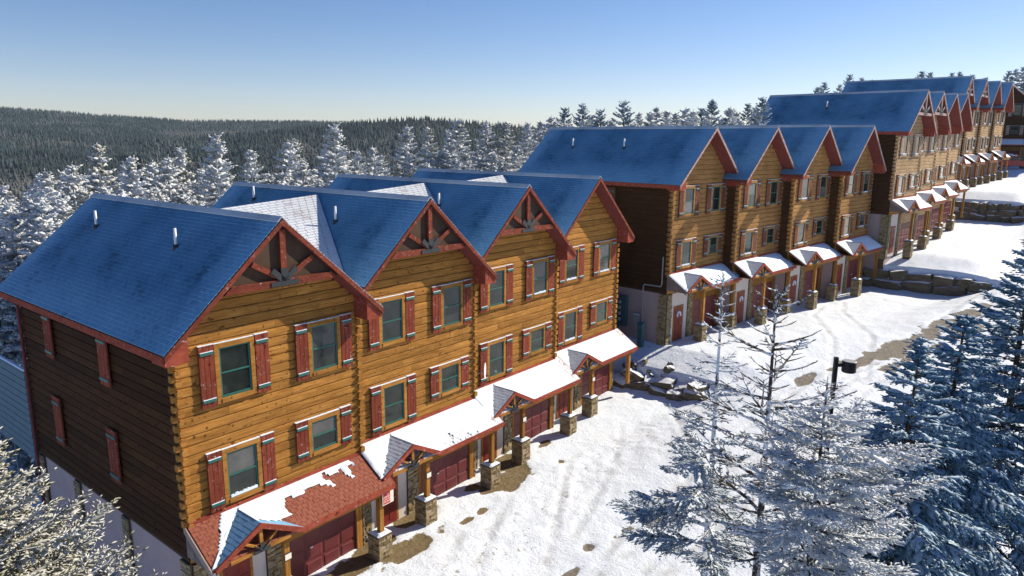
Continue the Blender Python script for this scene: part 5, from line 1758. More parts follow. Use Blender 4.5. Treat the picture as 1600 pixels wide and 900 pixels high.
ledge('long ledge of squared boulders stepping up to the third block', [(-0.15, 0.88), (0.66, 0.86)], 53.2, -4.6, -12.6, 3.9, 0.25, (0.9, 2.2), 4, rough=0.7)
ledge('snow dusted boulder ledge below the uphill block', [(-0.1, 0.78), (0.62, 0.72), (1.28, 0.66)], 80.4, -7.4, -13.6, 7.2, 0.2, (0.7, 1.8), 5, rough=0.85)
ledge('rough rock ledge under the last porch post of the near block', [(-0.2, 0.55), (0.28, 0.45)], 25.5, 1.4, -3.3, 1.5, 0.35, (0.45, 1.4), 6, rough=1.0)
# dry brush and small stones on the first ledge
rr_ = random.Random(9)
bt = thing('rock_ledge', 'heap of small snowy stones between the near block corner and the rock ledge', 'stone heap', (26.0, 0.4, 2.0))
for i in range(34):
    x, y = rr_.uniform(25.2, 26.6), rr_.uniform(-1.6, 1.3)
    z = float(ground_z(x, y))
    sc = rr_.uniform(0.18, 0.42)
    link('rock', rr_.choice(ROCKS), bt, (x - 26.0, y - 0.4, z - 2.0 + 0.1), (rr_.uniform(0, 3), rr_.uniform(0, 3), rr_.uniform(0, 3)), (sc, sc * 1.3, sc * 0.7))

# ------------------------------------------------------------------ small things by the houses
# street lamp
lx, ly = 13.93, -12.97
lz = float(ground_z(lx, ly))
lamp = thing('street_lamp', 'dark street lamp with a drum shaped head on a square post among the trees', 'street lamp', (lx, ly, lz), R(-50))
LH = 8.41 - lz
link('post', shared('lpost', lambda b: b.box(-0.055, 0.055, -0.055, 0.055, -0.3, LH), 'post', ['black_metal']), lamp)
link('arm', shared('larm', lambda b: b.box(0.055, 0.20, -0.03, 0.03, LH - 0.30, LH - 0.20), 'arm', ['black_metal']), lamp)
link('lamp_head', shared('lhead', lambda b: b.tube([(0.42, 0, LH - 0.46), (0.42, 0, LH - 0.45), (0.42, 0, LH - 0.14), (0.42, 0, LH - 0.12)], [0.20, 0.21, 0.21, 0.19], 28), 'lamp_head', ['black_metal']), lamp)
link('lamp_lid', shared('llid', lambda b: b.tube([(0.42, 0, LH - 0.121), (0.42, 0, LH - 0.112)], [0.20, 0.185], 28), 'lamp_lid', ['grey_metal']), lamp)
link('lamp_lens', shared('llens', lambda b: b.tube([(0.42, 0, LH - 0.475), (0.42, 0, LH - 0.462)], [0.18, 0.18], 24), 'lamp_lens', ['lamp_glass']), lamp)

# sign hung at the right end of the near porch
sg = thing('sign', 'small red and cream sign on the right porch post of the near townhouse', 'sign', (6.18, -1.24, 2.72), 0)
link('board', shared('sgb', lambda b: b.box(-0.24, 0.24, -0.012, 0.012, 0, 0.46), 'board', ['sign_white']), sg)
link('sign_face', shared('sgf', lambda b: b.box(-0.215, 0.09, -0.016, -0.0125, 0.03, 0.43), 'sign_face', ['sign_red']), sg)
def glyphs(b):
    r = random.Random(4)
    for row in range(4):
        z = 0.335 - row * 0.085
        x = -0.19 if row else -0.05
        while x < 0.06:
            w = r.uniform(0.03, 0.05)
            kind = r.randrange(3)
            b.box(x, x + 0.011, -0.019, -0.0165, z, z + 0.06)
            if kind != 1:
                b.box(x + 0.011, x + w, -0.019, -0.0165, z + 0.049, z + 0.06)
            if kind != 2:
                b.box(x + 0.011, x + w, -0.019, -0.0165, z + 0.024, z + 0.035)
            if kind == 2:
                b.box(x + w - 0.011, x + w, -0.019, -0.0165, z, z + 0.049)
            x += w + 0.016
link('lettering', shared('sgl', glyphs, 'lettering', ['sign_white']), sg)

# satellite dish on the third house
h = HOUSES[0, 2]
dish = thing('satellite_dish', 'white oval satellite dish by the lower left window of the third townhouse', 'satellite dish', (12.2 + 0.62, 0.578 - 0.42, 0.385 + 5.05), R(30))
def dish_fn(b):
    n, m = 18, 5
    for i in range(m):
        for k in range(n):
            def P(a, kk):
                q = a / m
                an = 2 * math.pi * kk / n
                return (0.20 * q * math.cos(an), -0.05 + 0.07 * (1 - q * q) * -1 + 0.07, 0.36 * q * math.sin(an))
            f = [P(i, k), P(i + 1, k), P(i + 1, k + 1), P(i, k + 1)]
            def Q(a, kk):
                p = P(a, kk)
                return (p[0], p[1] + 0.07 * (1 - (a / m) ** 2), p[2])
            g = [Q(i, k), Q(i + 1, k), Q(i + 1, k + 1), Q(i, k + 1)]
            b.add(g, [(0, 1, 2, 3)])
link('reflector', shared('dishr', dish_fn, 'reflector', ['white_metal'], True), dish)
link('arm', shared('disha', lambda b: b.tube([(0, 0.05, -0.2), (0.02, -0.18, -0.22), (0.03, -0.42, -0.04)], 0.014, 6), 'arm', ['dark_paint']), dish)
link('feed_horn', shared('dishf', lambda b: b.tube([(0.03, -0.42, -0.05), (0.03, -0.40, 0.02)], 0.035, 8), 'feed_horn', ['grey_metal']), dish)
link('bracket', shared('dishb', lambda b: b.tube([(0, 0.05, 0), (-0.1, 0.3, -0.12), (-0.14, 0.42, -0.12)], 0.02, 6), 'bracket', ['grey_metal']), dish)

# meters and pedestal on the end wall of the middle block
B = BLOCKS[1]
c_, s_ = math.cos(R(B['rot'])), math.sin(R(B['rot']))
def b2w(x, y, z):
    return (B['base'][0] + c_ * x - s_ * y, B['base'][1] + s_ * x + c_ * y, B['base'][2] + z)
mc = thing('meter_cabinet', 'tall teal electric meter cabinet on the end wall of the middle block', 'meter cabinet', b2w(-0.01, 3.15, 0.5), R(B['rot']))
link('box', shared('mcb', lambda b: b.box(-0.24, 0.0, -0.5, 0.5, 0.15, 1.95), 'box', ['teal_metal']), mc)
link('lid', shared('mcl', lambda b: b.box(-0.28, 0.0, -0.53, 0.53, 1.952, 2.0), 'lid', ['teal_metal']), mc)
for i in range(4):
    link('meter', shared('mcm', lambda b: b.tube([(-0.24, 0, 0), (-0.33, 0, 0)], [0.11, 0.10], 14), 'meter', ['grey_metal']), mc, (0, -0.05, 0.55 + i * 0.36))
link('conduit', shared('mcc', lambda b: b.tube([(-0.12, 0.1, 0.15), (-0.12, 0.1, -0.6)], 0.05, 8), 'conduit', ['teal_metal']), mc)
bx = thing('junction_box', 'small grey junction box between the meter cabinet and the green pedestal', 'junction box', b2w(-0.01, 1.95, 0.75), R(B['rot']))
link('box', shared('jb', lambda b: b.box(-0.18, 0.0, -0.2, 0.2, 0.1, 0.75), 'box', ['grey_metal']), bx)
link('snow_cap', shared('jbs', cap_fn(0.4, 0.18, 0.04), 'snow_cap', ['snow']), bx, (0, 0.2, 0.75), (0, 0, R(-90)))
link('pipe', shared('jbp', lambda b: b.tube([(-0.09, 0, 0.1), (-0.09, 0.0, -0.8)], 0.035, 8), 'pipe', ['grey_metal']), bx)
pd = thing('pedestal', 'slim green utility pedestal standing in the snow by the meter cabinet', 'utility pedestal', b2w(-0.75, 1.15, 0.0), R(B['rot']))
link('body', shared('pdb', lambda b: b.box(-0.13, 0.13, -0.16, 0.16, -0.2, 1.15), 'body', ['teal_metal']), pd)
link('cap', shared('pdc', lambda b: b.extr([(-0.16, 1.152), (0.16, 1.152), (0.12, 1.27), (-0.12, 1.27)], 'y', -0.19, 0.19), 'cap', ['teal_metal']), pd)
pp = thing('downpipe', 'thin bent drain pipe at the front corner of the middle block end wall', 'pipe', b2w(0, 0, 0), R(B['rot']))
link('pipe', shared('ppp', lambda b: b.tube([(-0.1, 0.3, 5.2), (-0.1, 0.3, 3.6), (-0.12, 0.35, 3.45), (-0.12, 1.5, 3.42), (-0.12, 1.55, 3.3), (-0.1, 1.55, 0.3)], 0.035, 8), 'pipe', ['grey_metal']), pp)

# grill and planter behind the near corner, on the terrace below the end wall
gz_ = float(ground_z(-1.6, 12.6))
bq = thing('outdoor_stove', 'black iron stove with snow on its shelf below the back of the end wall', 'stove', (-1.55, 12.4, gz_), R(10))
link('body', shared('bqb', lambda b: b.tube([(0, 0, 0.5), (0, 0, 1.05), (0, 0, 1.2)], [0.36, 0.36, 0.2], 14), 'body', ['black_metal']), bq)
link('flue', shared('bqf', lambda b: b.tube([(0, 0, 1.2), (0, 0, 2.1)], 0.14, 10), 'flue', ['black_metal']), bq)
link('shelf', shared('bqs', lambda b: b.box(-0.75, 0.75, -0.45, 0.45, 0.42, 0.498), 'shelf', ['black_metal']), bq)
link('snow_cap', shared('bqn', cap_fn(1.4, 0.85, 0.08), 'snow_cap', ['snow']), bq, (-0.7, 0.42, 0.5))
for sx in (-0.65, 0.65):
    for sy in (-0.38, 0.38):
        link('leg', shared('bql', lambda b: b.box(-0.04, 0.04, -0.04, 0.04, -0.2, 0.42), 'leg', ['black_metal']), bq, (sx, sy, 0))

# ------------------------------------------------------------------ vehicles at the top of the street
def vehicle(name, label, cat, loc, rz, paint, pickup, snow):
    t = thing(name, label, cat, loc, rz)
    L, Wd = (5.6, 1.9) if pickup else (4.7, 1.85)
    hb = 1.05 if pickup else 1.0
    def body(b):
        prof = [(-L / 2, 0.45), (-L / 2, 0.95), (-L / 2 + 0.15, hb), (L / 2 - 1.3, hb), (L / 2 - 0.2, hb - 0.12), (L / 2, hb - 0.3), (L / 2, 0.42), (L / 2 - 0.6, 0.36), (-L / 2 + 0.4, 0.38)]
        b.extr(prof, 'y', -Wd / 2, Wd / 2)
    def cabin(b):
        x0, x1 = (-0.75, 1.15) if pickup else (-2.1, 0.9)
        b.extr([(x0, hb), (x1, hb), (x1 - 0.75, hb + 0.68), (x0 + 0.25, hb + 0.7)], 'y', -Wd / 2 + 0.1, Wd / 2 - 0.1)
    link('body', shared((name, paint, 'body'), body, 'body', [paint]), t)
    cb = link('cab', shared((name, paint, 'cab'), cabin, 'cab', [paint]), t)
    x0, x1 = (-0.75, 1.15) if pickup else (-2.1, 0.9)
    def wind(b):
        b.add([(x1 - 0.02, -Wd / 2 + 0.17, hb + 0.05), (x1 - 0.02, Wd / 2 - 0.17, hb + 0.05), (x1 - 0.70, Wd / 2 - 0.2, hb + 0.64), (x1 - 0.70, -Wd / 2 + 0.2, hb + 0.64)], [(0, 1, 2, 3)])
        for v in range(4):
            b.v[-1 - v] = (b.v[-1 - v][0] + 0.03, b.v[-1 - v][1], b.v[-1 - v][2] + 0.02)
    link('windscreen', shared((name, 'wind'), wind, 'windscreen', ['window_glass']), cb)
    for s in (-1, 1):
        y = s * (Wd / 2 - 0.085)
        link('side_window', shared((name, 'sw', s), lambda b: b.extr([(x0 + 0.15, hb + 0.08), (x1 - 0.18, hb + 0.08), (x1 - 0.75, hb + 0.6), (x0 + 0.3, hb + 0.6)], 'y', y - 0.01, y + 0.01), 'side_window', ['window_glass']), cb)
    for wx in (-L / 2 + 1.0, L / 2 - 1.0):
        for s in (-1, 1):
            wl = link('wheel', shared((name, 'wh'), lambda b: b.tube([(0, -0.13, 0), (0, -0.11, 0), (0, 0.11, 0), (0, 0.13, 0)], [0.32, 0.38, 0.38, 0.32], 20), 'wheel', ['rubber']), t, (wx, s * (Wd / 2 - 0.1), 0.38))
            link('rim', shared((name, 'rim'), lambda b: b.tube([(0, -0.145, 0), (0, 0.145, 0)], 0.21, 14), 'rim', ['grey_metal']), wl)
    for s in (-1, 1):
        link('headlight', shared((name, 'hl', s), lambda b: b.box(L / 2 - 0.04, L / 2 + 0.015, s * 0.72 - 0.16, s * 0.72 + 0.16, 0.66, 0.8), 'headlight', ['lamp_glass']), t)
    link('bumper', shared((name, 'bp'), lambda b: b.box(L / 2 - 0.02, L / 2 + 0.09, -Wd / 2 + 0.06, Wd / 2 - 0.06, 0.42, 0.58), 'bumper', ['grey_metal']), t)
    if pickup:
        link('cargo_bed', shared((name, 'bed'), lambda b: b.box(-L / 2 + 0.1, -0.8, -Wd / 2 + 0.12, Wd / 2 - 0.12, hb + 0.002, hb + 0.05), 'cargo_bed', ['rubber']), t)
    link('snow_cap', shared((name, 'hood'), lambda b: b.extr([(x1 + 0.15, hb + 0.004), (L / 2 - 0.25, hb - 0.09), (L / 2 - 0.3, hb - 0.0), (x1 + 0.2, hb + 0.09)], 'y', -Wd / 2 + 0.2, Wd / 2 - 0.2), 'snow_cap', ['snow']), t)
    link('snow_cap', shared((name, 'rsn'), lambda b: b.extr([(x0 + 0.3, hb + 0.70), (x1 - 0.8, hb + 0.68), (x1 - 0.9, hb + 0.8), (x0 + 0.4, hb + 0.82)], 'y', -Wd / 2 + 0.2, Wd / 2 - 0.2), 'snow_cap', ['snow']), t)
    return t
for nm, lb, ct, x, y, rz, pt, pk in (('pickup_truck', 'red pickup truck parked at the top of the street, snow on its hood', 'pickup truck', 112.5, -9.5, 115, 'car_red', True),
                                     ('parked_car', 'white car with a snow covered roof, parked behind the red pickup', 'car', 117.0, -7.4, 112, 'car_white', False)):
    vehicle(nm, lb, ct, (x, y, float(ground_z(x, y)) + 0.02), R(rz), pt, pk, True)

# ------------------------------------------------------------------ thin winter haze over the whole place
def haze_box(density):
    b = MB()
    b.box(-6600, 6600, -6600, 7600, -62, 100)
    m = bpy.data.materials.new('haze')
    m.use_nodes = True
    nt = m.node_tree
    nt.nodes.clear()
    o = nt.nodes.new('ShaderNodeOutputMaterial')
    v = nt.nodes.new('ShaderNodeVolumePrincipled')
    v.inputs['Color'].default_value = (0.62, 0.80, 1.0, 1)
    v.inputs['Density'].default_value = density
    v.inputs['Anisotropy'].default_value = 0.2
    nt.links.new(v.outputs[0], o.inputs['Volume'])
    MAT['haze'] = m
    link('haze', b.mesh('haze', ['haze']), kind='stuff')
HAZE = 0.0001
if HAZE:
    haze_box(HAZE)

# ------------------------------------------------------------------ trees
def tube_arrays(P, rad, n=3):
    """P (m,3) polyline, rad (m,) -> verts, quads"""
    m = len(P)
    D = np.gradient(P, axis=0)
    D /= np.linalg.norm(D, axis=1, keepdims=True) + 1e-9
    ref = np.array([0.31, 0.17, 0.93]) if abs(D[0][2]) < 0.8 else np.array([1.0, 0.1, 0.0])
    A = np.cross(D, ref); A /= np.linalg.norm(A, axis=1, keepdims=True) + 1e-9
    Bv = np.cross(D, A)
    an = np.arange(n) * 2 * math.pi / n
    V = P[:, None, :] + rad[:, None, None] * (A[:, None, :] * np.cos(an)[None, :, None] + Bv[:, None, :] * np.sin(an)[None, :, None])
    I = np.arange(m * n).reshape(m, n)
    F = np.stack([I[:-1].ravel(), np.roll(I[:-1], -1, 1).ravel(), np.roll(I[1:], -1, 1).ravel(), I[1:].ravel()], 1)
    return V.reshape(-1, 3), F

def conifer(seed, H, prof, levels, per, blade=(0.34, 0.10), twig_gap=0.32, blade_gap=0.16, droop=0.35, lift=0.25, dens=None, h0=0.06, trunk_r=0.15,
            mats=('bark_iced', 'needles_white'), azbias=None, jit=0.22, twiglen=1.0, sub=True, blade_up=0.3, tag='spruce', tubetwigs=False, twig_drop=-0.12, puff=0.0, puff_share=0.5, brad=1.0):
    """prof: list of (height share, branch length in metres). Returns (trunk mesh, crown mesh)."""
    r = np.random.RandomState(seed)
    Vs, Fs, Ms = [], [], []
    off = 0
    def put(V, F, m):
        nonlocal off
        if F.shape[1] == 4:
            F = np.vstack([F[:, [0, 1, 2]], F[:, [0, 2, 3]]])
        Vs.append(V); Fs.append(F + off); Ms.append(np.full(len(F), m)); off += len(V)
    def spindles(bp, bd, bl, bw, nn):
        n = len(bp)
        bs = np.cross(bd, nn); bs /= np.linalg.norm(bs, axis=1, keepdims=True) + 1e-9
        bn = np.cross(bs, bd)
        sag = -bn * (bl * 0.08)[:, None]
        c = bp + bd * (bl * r.uniform(0.35, 0.6, n))[:, None]
        rs = [c + (bs * math.cos(a) + bn * math.sin(a)) * (bw / 2 * r.uniform(0.75, 1.2, n))[:, None] for a in (0.5, 2.6, 4.7)]
        V = np.stack([bp, rs[0], rs[1], rs[2], bp + bd * bl[:, None] + sag], 1).reshape(-1, 3)
        I = np.arange(n)[:, None] * 5
        F = np.concatenate([I + np.array([[a, b, cc]]) for a, b, cc in ((0, 2, 1), (0, 3, 2), (0, 1, 3), (1, 2, 4), (2, 3, 4), (3, 1, 4))], 0)
        put(V, F, 1)
    def puffs(c, d, ln, rd):
        """rime and needles grown together into ragged rolls along a bough"""
        n = len(c)
        up = np.array([0, 0, 1.0])[None, :]
        sd = np.cross(d, up); sd /= np.linalg.norm(sd, axis=1, keepdims=True) + 1e-9
        un = np.cross(sd, d)
        rings = []
        K = 6
        for q, (tt, k) in enumerate(((-0.5, 0.25), (-0.22, 0.9), (0.12, 1.0), (0.40, 0.55))):
            for j in range(K):
                a = 2 * math.pi * j / K + q * 0.5
                jt = r.uniform(0.6, 1.35, n)
                rings.append(c + d * ((tt + r.uniform(-0.05, 0.05, n)) * ln)[:, None] + sd * (math.cos(a) * rd * k * jt)[:, None] + un * (math.sin(a) * rd * k * jt * 0.62)[:, None] - up * ((tt + 0.5) ** 2 * ln * 0.14)[:, None])
        tip = c + d * (0.55 * ln)[:, None] - up * (ln * 0.16)[:, None]
        V = np.stack(rings + [tip], 1).reshape(-1, 3)
        I = np.arange(n)[:, None] * (4 * K + 1)
        T = []
        for q in range(3):
            for j in range(K):
                a, b2, e, g = q * K + j, q * K + (j + 1) % K, (q + 1) * K + (j + 1) % K, (q + 1) * K + j
                T += [(a, b2, e), (a, e, g)]
        for j in range(K):
            T.append((3 * K + j, 3 * K + (j + 1) % K, 4 * K))
        F = np.concatenate([I + np.array([t3]) for t3 in T], 0)
        put(V, F, 1)
    bend = r.uniform(-0.012, 0.012, 2) * H
    def axis(h):
        return np.array([bend[0] * h * h, bend[1] * h * h, H * h])
    hs = h0 + (0.985 - h0) * (1 - (1 - np.linspace(0, 1, levels)) ** 1.35)
    for li, h in enumerate(hs):
        L0 = np.interp(h, [p[0] for p in prof], [p[1] for p in prof])
        dn = 1.0 if dens is None else float(np.interp(h, [d[0] for d in dens], [d[1] for d in dens]))
        npb = max(2, int(round(per * r.uniform(0.8, 1.2))))
        a0 = r.uniform(0, 6.28)
        for k in range(npb):
            az = a0 + 2 * math.pi * k / npb + r.uniform(-0.3, 0.3)
            L = L0 * (1 + r.uniform(-jit, jit))
            if azbias is not None:
                L *= azbias(az, h)
            if L < 0.06:
                continue
            m = 6
            t = np.linspace(0, 1, m)
            out = np.array([math.cos(az), math.sin(az), 0.0])
            sidev = np.array([-math.sin(az), math.cos(az), 0.0])
            up0 = lift * (0.35 + 1.2 * h) if h > 0.5 else lift * 0.35 * (1 + h)
            dz = L * (up0 * t - droop * (1.15 - 0.8 * h) * t ** 2 + 0.22 * t ** 3)
            wig = np.cumsum(r.uniform(-0.05, 0.05, m)) * L
            P = axis(h + r.uniform(-0.012, 0.012))[None, :] + out[None, :] * (L * t)[:, None] + sidev[None, :] * wig[:, None] + np.array([0, 0, 1.0])[None, :] * dz[:, None]
            rad = (0.008 + 0.012 * L) * (1 - 0.8 * t) * brad
            put(*tube_arrays(P, rad, 3 if not tubetwigs else 4), 0)
            nt = max(2, int(L / twig_gap * 2))
            ts = np.sort(r.uniform(0.10, 0.98, nt))
            sg = np.where(np.arange(nt) % 2 == 0, 1.0, -1.0)
            base = np.stack([np.interp(ts, t, P[:, i]) for i in range(3)], 1)
            tang = np.stack([np.interp(ts, t, np.gradient(P[:, i], t)) for i in range(3)], 1)
            tang /= np.linalg.norm(tang, axis=1, keepdims=True) + 1e-9
            ang = r.uniform(0.62, 0.98, nt)
            td = tang * np.cos(ang)[:, None] + sidev[None, :] * (np.sin(ang) * sg)[:, None] + np.array([0, 0, 1.0])[None, :] * (twig_drop + r.uniform(-0.14, 0.14, nt))[:, None]
            td /= np.linalg.norm(td, axis=1, keepdims=True)
            tl = np.clip((0.55 * (1 - ts) + 0.16) * L * 0.62, 0.10, 0.95) * r.uniform(0.8, 1.15, nt) * twiglen
            # the branch tip is a twig as well
            base = np.vstack([base, P[-2:-1]]); td = np.vstack([td, tang[-1:]]); tl = np.append(tl, max(0.15, 0.2 * L)); nt += 1
            if tubetwigs:
                for q in range(nt):
                    PP = base[q][None, :] + td[q][None, :] * (tl[q] * np.linspace(0, 1, 3))[:, None] + np.array([0, 0, 1.0])[None, :] * (0.12 * tl[q] * np.linspace(0, 1, 3) ** 2)[:, None]
                    put(*tube_arrays(PP, np.array([0.011, 0.009, 0.004]) * brad, 3), 0)
            if puff > 0 and dn > 0.5:
                m1 = ts > 0.22
                if m1.sum():
                    bb, dd, ll = base[:-1][m1], td[:-1][m1], tl[:-1][m1]
                    kp = r.rand(len(ll)) < puff_share
                    if kp.sum():
                        bb, dd, ll = bb[kp], dd[kp], ll[kp]
                        puffs(bb + dd * (ll * 0.55)[:, None], dd, ll * r.uniform(0.7, 1.0, len(ll)), puff * r.uniform(0.6, 1.25, len(ll)) * np.clip(ll / 0.4, 0.5, 1.2))
                c2 = np.stack([np.interp([0.5, 0.8], t, P[:, i]) for i in range(3)], 1)
                d2 = np.stack([P[3] - P[2], P[5] - P[4]]); d2 /= np.linalg.norm(d2, axis=1, keepdims=True) + 1e-9
                puffs(c2, d2, np.full(2, 0.42 * L + 0.08), np.array([puff * 1.1, puff * 0.9]))
            nb = np.maximum(1, (tl / blade_gap).astype(int))
            tot = int(nb.sum())
            ii = np.repeat(np.arange(nt), nb)
            fr = (np.concatenate([np.arange(n) for n in nb]) + r.uniform(0.1, 0.9, tot)) / np.repeat(nb, nb)
            keep = r.rand(tot) < dn
            ii, fr = ii[keep], fr[keep]
            if len(ii) == 0:
                continue
            n = len(ii)
            bp = base[ii] + td[ii] * (fr * tl[ii])[:, None]
            sd = np.cross(td[ii], np.array([0, 0, 1.0])[None, :])
            sd /= np.linalg.norm(sd, axis=1, keepdims=True) + 1e-9
            s2 = np.where(np.arange(n) % 2 == 0, 1.0, -1.0)
            bd = td[ii] * r.uniform(0.7, 1.0, n)[:, None] + sd * (s2 * r.uniform(0.35, 0.75, n))[:, None] + np.array([0, 0, 1.0])[None, :] * (r.uniform(-0.16, 0.16, n) + blade_up - 0.15)[:, None]
            bd /= np.linalg.norm(bd, axis=1, keepdims=True)
            bl = blade[0] * r.uniform(0.55, 1.2, n)
            bw = blade[1] * r.uniform(0.7, 1.25, n)
            nn = np.array([0, 0, 1.0])[None, :] + r.normal(0, 0.5, (n, 3))
            spindles(bp, bd, bl, bw, nn)
    # leader
    n = 16
    bp = np.stack([axis(x) for x in r.uniform(0.93, 1.0, n)])
    bd = np.stack([r.uniform(-0.5, 0.5, n), r.uniform(-0.5, 0.5, n), np.ones(n)], 1); bd /= np.linalg.norm(bd, axis=1, keepdims=True)
    bl = blade[0] * 0.8
    spindles(bp, bd, np.full(n, bl), np.full(n, blade[1] * 0.8), r.normal(0, 1, (n, 3)))
    V, F, M = np.vstack(Vs), np.vstack(Fs), np.concatenate(Ms)
    crown = arrays_mesh('crown', V, F, [mats[0], mats[1]], mi=M, smooth=True)
    th = np.linspace(-0.03, 1.0, 16)
    TP = np.stack([axis(x) for x in th])
    TV, TF = tube_arrays(TP, trunk_r * (1.0 - 0.93 * np.clip(th, 0, 1)) ** 0.9, 8)
    trunk = arrays_mesh('trunk', TV, TF, [mats[0]], smooth=True)
    return trunk, crown

H0 = 12.0
KIND = {}
for i in range(4):
    wd = [1.0, 1.15, 0.84, 1.02][i]
    KIND['white%d' % i] = conifer(300 + i, H0, [(0.0, 2.9 * wd), (0.35, 2.4 * wd), (0.65, 1.5 * wd), (0.82, 0.86 * wd), (0.93, 0.42 * wd), (1.0, 0.07)], 24, 6, (0.24, 0.085), 0.22, 0.15, 0.46, 0.20, puff=0.15, puff_share=0.55,
                                  mats=('bark_iced', 'needles_white' if i != 2 else 'needles_pale'), h0=0.10, trunk_r=0.15)
for i in range(2):
    KIND['dark%d' % i] = conifer(330 + i, H0, [(0.0, 2.4), (0.5, 1.9), (0.8, 1.0), (0.92, 0.55), (1.0, 0.08)], 22, 6, (0.25, 0.085), 0.24, 0.15, 0.36, 0.30, puff=0.11, puff_share=0.4,
                                 mats=('bark', 'needles_rimed'), h0=0.12, trunk_r=0.14, dens=[(0, 1), (0.7, 1), (0.9, 0.9), (1, 0.8)])

def plant(name, label, cat, loc, rz, sc, meshes, group=None):
    t = thing(name, label, cat, loc, rz, group or None)
    link('trunk', meshes[0], t, scale=sc)
    link('crown', meshes[1], t, scale=sc)
    return t
tr_ = random.Random(77)
for (x, y, z, H, kind, label, group, wf) in TREES:
    s = H / H0
    plant('frosted_spruce', label, 'spruce tree', (x, y, z), tr_.uniform(0, 6.28), (s * 0.92 * tr_.uniform(0.88, 1.12), s * 0.92 * tr_.uniform(0.88, 1.12), s), KIND[kind], group)

# ---- trees on the near side of the street, one mesh each
def near_tree(name, label, x, y, z, H, rz, **kw):
    m = conifer(H=H, **kw)
    return plant(name, label, 'spruce tree', (x, y, z), rz, (1, 1, 1), m)

near_tree('rimed_spruce', 'dense blue-dark spruce with a crown of snowy tips, tallest of the right-hand group', 11.44, -16.23, 0.8, 9.95, 0.4, seed=11,
          prof=[(0, 2.6), (0.35, 2.35), (0.6, 1.65), (0.8, 1.0), (0.93, 0.5), (1, 0.08)], levels=23, per=7, blade=(0.16, 0.044), twig_gap=0.12, blade_gap=0.075, puff=0.085, puff_share=0.5, droop=0.62, lift=0.18,
          mats=('bark', 'needles_dark'), h0=0.22, trunk_r=0.17, blade_up=0.08, twig_drop=-0.3)
near_tree('rimed_spruce', 'smaller blue-dark spruce with a thin bare leader, left of the dense one', 8.86, -15.75, 0.7, 9.9, 2.1, seed=12,
          prof=[(0, 2.7), (0.35, 2.35), (0.6, 1.7), (0.8, 1.0), (0.9, 0.55), (0.95, 0.22), (1, 0.05)], levels=22, per=7, blade=(0.15, 0.042), twig_gap=0.12, blade_gap=0.075, puff=0.08, puff_share=0.5, droop=0.58, lift=0.2,
          mats=('bark', 'needles_dark'), h0=0.24, trunk_r=0.13, blade_up=0.08, twig_drop=-0.3)
near_tree('rimed_spruce', 'tall blue-dark spruce cut by the right edge of the picture', 14.53, -17.37, 0.95, 11.35, 1.0, seed=13,
          prof=[(0, 2.7), (0.35, 2.5), (0.6, 1.9), (0.8, 1.2), (0.93, 0.55), (1, 0.06)], levels=22, per=7, blade=(0.17, 0.048), twig_gap=0.14, blade_gap=0.085, puff=0.09, puff_share=0.5, droop=0.5, lift=0.22,
          mats=('bark', 'needles_dark'), h0=0.24, trunk_r=0.18, blade_up=0.08, twig_drop=-0.25)
LEFTW, RIGHTW = R(128.7), R(-51.3)
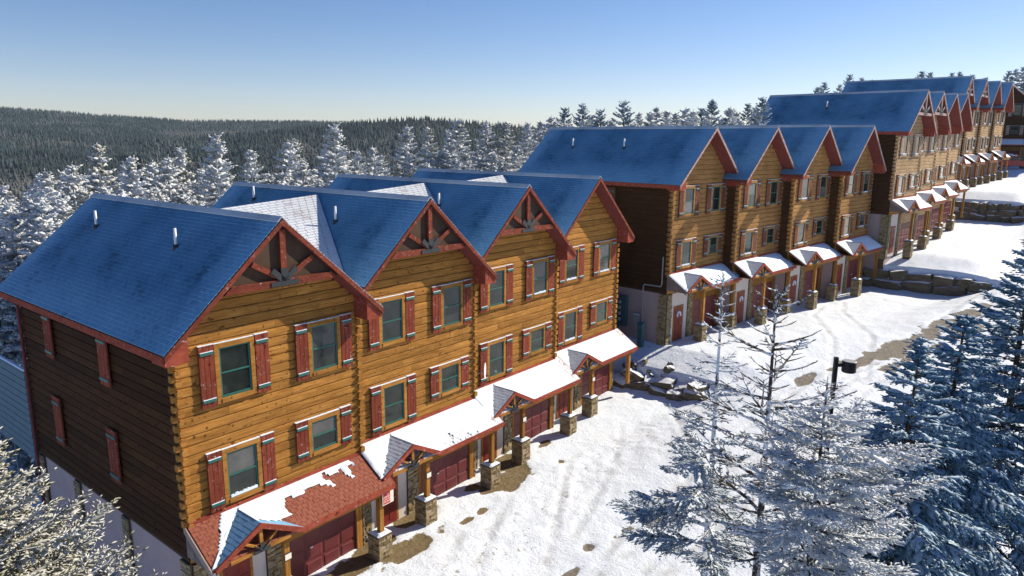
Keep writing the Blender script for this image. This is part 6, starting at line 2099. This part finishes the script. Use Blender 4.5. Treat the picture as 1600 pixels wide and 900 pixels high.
near_tree('bare_topped_spruce', 'spruce with a nearly bare iced top and blue shaded lower boughs, nearest the houses', 7.34, -11.96, 0.63, 11.11, 0.0, seed=14,
          prof=[(0, 1.5), (0.45, 1.45), (0.58, 1.1), (0.70, 0.75), (0.83, 0.48), (0.93, 0.25), (1, 0.08)], levels=22, per=3, blade=(0.14, 0.045), twig_gap=0.12, blade_gap=0.06, puff=0.06, puff_share=0.5, droop=0.36, lift=0.20,
          azbias=lambda a, h: 1 + (0.8 if 0.40 < h < 0.58 else 0.1) * max(0.0, math.cos(a - LEFTW)) ** 2,
          dens=[(0, 1.0), (0.55, 1.0), (0.66, 0.55), (0.75, 0.25), (0.86, 0.12), (1, 0.25)], mats=('bark_iced', 'needles_rimed'), h0=0.34, trunk_r=0.13, jit=0.4, tubetwigs=True, brad=1.6, twig_drop=-0.2)
near_tree('bare_topped_spruce', 'spruce with a crooked bare top and a dark trunk, beside the drum lamp', 6.8, -13.42, 0.6, 11.12, 0.0, seed=19,
          prof=[(0, 1.2), (0.45, 1.3), (0.6, 1.45), (0.72, 1.25), (0.83, 1.05), (0.93, 0.6), (1, 0.2)], levels=20, per=3, blade=(0.14, 0.042), twig_gap=0.24, blade_gap=0.07, droop=0.12, lift=0.22,
          dens=[(0, 0.8), (0.5, 0.8), (0.62, 0.35), (0.8, 0.10), (1, 0.1)], mats=('bark_half_iced', 'needles_rimed'), h0=0.42, trunk_r=0.14, jit=0.6, tubetwigs=True, brad=1.6)
near_tree('frosted_spruce', 'broad frosted spruce with white horizontal boughs, in front of the drum lamp', 3.69, -15.30, 0.45, 10.5, 0.0, seed=16,
          prof=[(0, 1.2), (0.55, 1.2), (0.72, 1.2), (0.82, 1.1), (0.90, 0.88), (0.94, 0.38), (1, 0.05)], levels=24, per=6, blade=(0.12, 0.032), twig_gap=0.095, blade_gap=0.055, puff=0.05, puff_share=0.45, droop=0.30, lift=0.14,
          azbias=lambda a, h: 1 + 0.35 * max(0.0, math.cos(a - RIGHTW)),
          mats=('bark_half_iced', 'needles_white'), h0=0.40, trunk_r=0.12, jit=0.35, dens=[(0, 1), (0.93, 1), (0.97, 0.4), (1, 0.2)], blade_up=0.2)
near_tree('frosted_spruce', 'sunlit olive and white frosted spruce in the bottom left corner by the end wall', -6.25, -7.9, -0.5, 11.75, 0.2, seed=27,
          prof=[(0, 2.1), (0.6, 2.1), (0.76, 1.7), (0.84, 1.15), (0.90, 0.72), (0.95, 0.38), (1, 0.06)], levels=30, per=7, blade=(0.11, 0.032), twig_gap=0.08, blade_gap=0.05, puff=0.042, puff_share=0.5, droop=0.30, lift=0.26,
          mats=('bark_iced', 'needles_olive'), h0=0.55, trunk_r=0.14, jit=0.2, blade_up=0.3)
